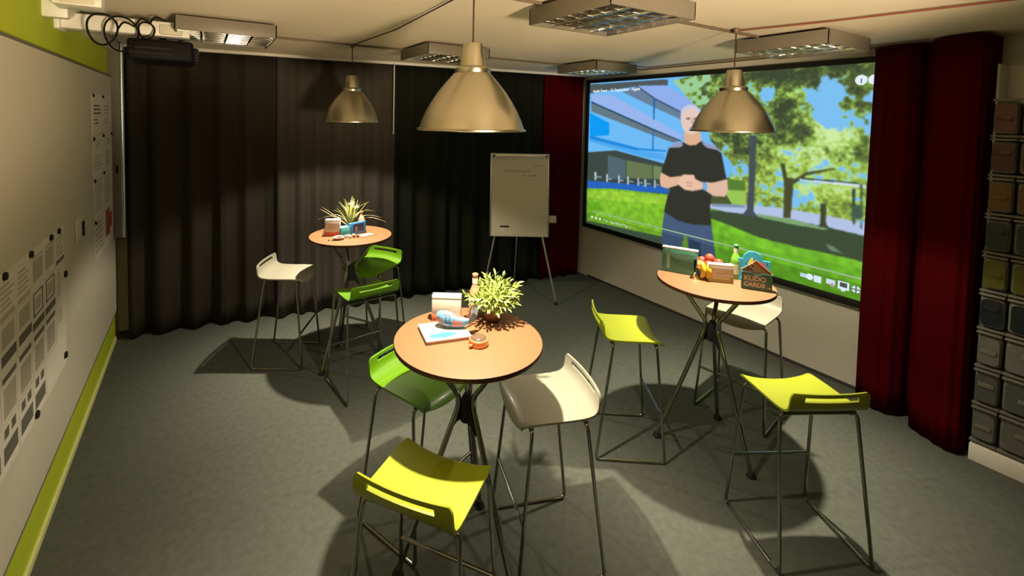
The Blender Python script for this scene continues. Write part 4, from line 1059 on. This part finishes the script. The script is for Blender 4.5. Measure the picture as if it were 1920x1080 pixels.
dice = [('white die nearest the pink pouch', 1.055, 3.892, M_sheetw), ('white die stacked in the middle of the dice', 1.085, 3.905, M_sheetw), ('white die at the front of the dice row', 1.082, 3.862, M_sheetw),
        ('wooden die between the white dice', 1.118, 3.872, M_wood), ('brown die at the right end of the dice row', 1.148, 3.868, mat('dark wood', (.30, .12, .05), .5)), ('white die beside the red-bordered card', 1.125, 3.91, M_sheetw)]
for l_, x, y, m_ in dice:
    t = thing('die', l_ + ' on the far table', 'die', (x, y, ZT), rnd.uniform(0, 1.5), 'dice on the far table')
    MB().box((0, 0, .011), (.022, .022, .022), .003).build('cube', m_, t)
    mb = MB()
    for px_, py_ in ((-.005, -.005), (.005, .005), (0, 0)): mb.lathe([(0, 0), (.0016, 0), (.0016, .0003), (0, .0004)], 8, (px_, py_, .022))
    mb.build('pips', M_rubber, t)
for k, (x, y) in enumerate(((.935, 3.845), (.905, 3.862))):
    t = thing('pebble', ('dark pebble nearest the rim of the far table', 'dark pebble behind the rim pebble on the far table')[k], 'pebble', (x, y, ZT), k, 'pebbles on the far table')
    MB().sphere((0, 0, .005), .010, 10, (1.2, .8, .5)).build('stone', M_soil, t); MB().sphere((.004, .002, .008), .004, 8, (1, 1, .6)).build('chip', M_edge, t)
bottle('bottle', 'small pinkish bottle with orange cap behind the grass plant', 1.262, 4.135, beer, mat('pink glass', (0.51, 0.255, 0.187), .2), M_orange, M_cardw, [(.0312, .03, .09)], beercap, zs=.72)

gp = thing('grass_plant', 'pale grass plant with long arching blades on the far table', 'plant', (1.145, 4.085, ZT))
M_gpot = mat('white plant pot', (.3, .29, .26), .4)
pt = MB().lathe([(0, 0), (.036, 0), (.045, .06), (.047, .064), (.043, .064), (.040, .056), (0, .054)], 28).build('pot', M_gpot, gp)
MB().lathe([(0, .056), (.040, .055)], 20).build('soil', M_soil, pt)
M_blade = mat('pale yellow green blade', (0.36, 0.4, 0.1), .5, var=.2, scale=40)
M_blade2 = mat('dry straw blade', (0.44, 0.4, 0.2), .55, var=.15)
rnd = random.Random(31)
def blade(L, az, lean, droop, m, w=.009):
    bm = bmesh.new(); d_ = Vector((math.cos(az), math.sin(az), 0)); s = Vector((-d_.y, d_.x, 0)); rows = []
    for i in range(9):
        t_ = i / 8
        p = d_ * (.012 + L * (math.sin(lean) * t_ + droop * .55 * t_ ** 3)) + Vector((0, 0, .05 + L * (math.cos(lean) * t_ - droop * .62 * t_ ** 3)))
        ww = w * (1 - t_ ** 2.2) * (.75 + .5 * t_) + .0006
        rows.append([bm.verts.new(p - s * ww / 2), bm.verts.new(p + Vector((0, 0, -.0018))), bm.verts.new(p + s * ww / 2)])
    for a, b in zip(rows, rows[1:]):
        for k in range(2): bm.faces.new((a[k], a[k + 1], b[k + 1], b[k]))
    me = bpy.data.meshes.new('blade'); bm.to_mesh(me); bm.free(); me.materials.append(m)
    for p in me.polygons: p.use_smooth = True
    link('blade', me, gp)
for k in range(60):
    lean = rnd.uniform(.02, .5); blade(rnd.uniform(.20, .30), k * 2.39996 + rnd.uniform(-.3, .3), lean, rnd.uniform(0, .75) * (lean / .5) ** .6, M_blade if k % 4 else M_blade2, rnd.uniform(.006, .010))
for az, ln in ((-.5 + PI, 1.0), (-.45 + PI, .9)): blade(.30, az, ln, .05, M_blade2, .007)
for az, ln, L_ in ((-.6, .75, .27), (-.3, .6, .25), (-.6 + PI, .7, .25), (2.3, .6, .24)): blade(L_, az, ln, .9, M_blade2, .008)
for k, (x, y, z) in enumerate(((.0, -.02, .255), (.045, -.03, .225))):
    for q_ in range(7):
        a = q_ * 2 * PI / 7
        MB().sphere((x + .014 * math.cos(a), y + .014 * math.sin(a), z), .011, 8, (1, 1, .6)).build('petal', M_sheetw, gp)
    MB().tube([(x * .2, y * .2, .05), (x, y, z)], .002, 5).build('flower_stalk', M_stem, gp)
bpy.context.view_layer.update()
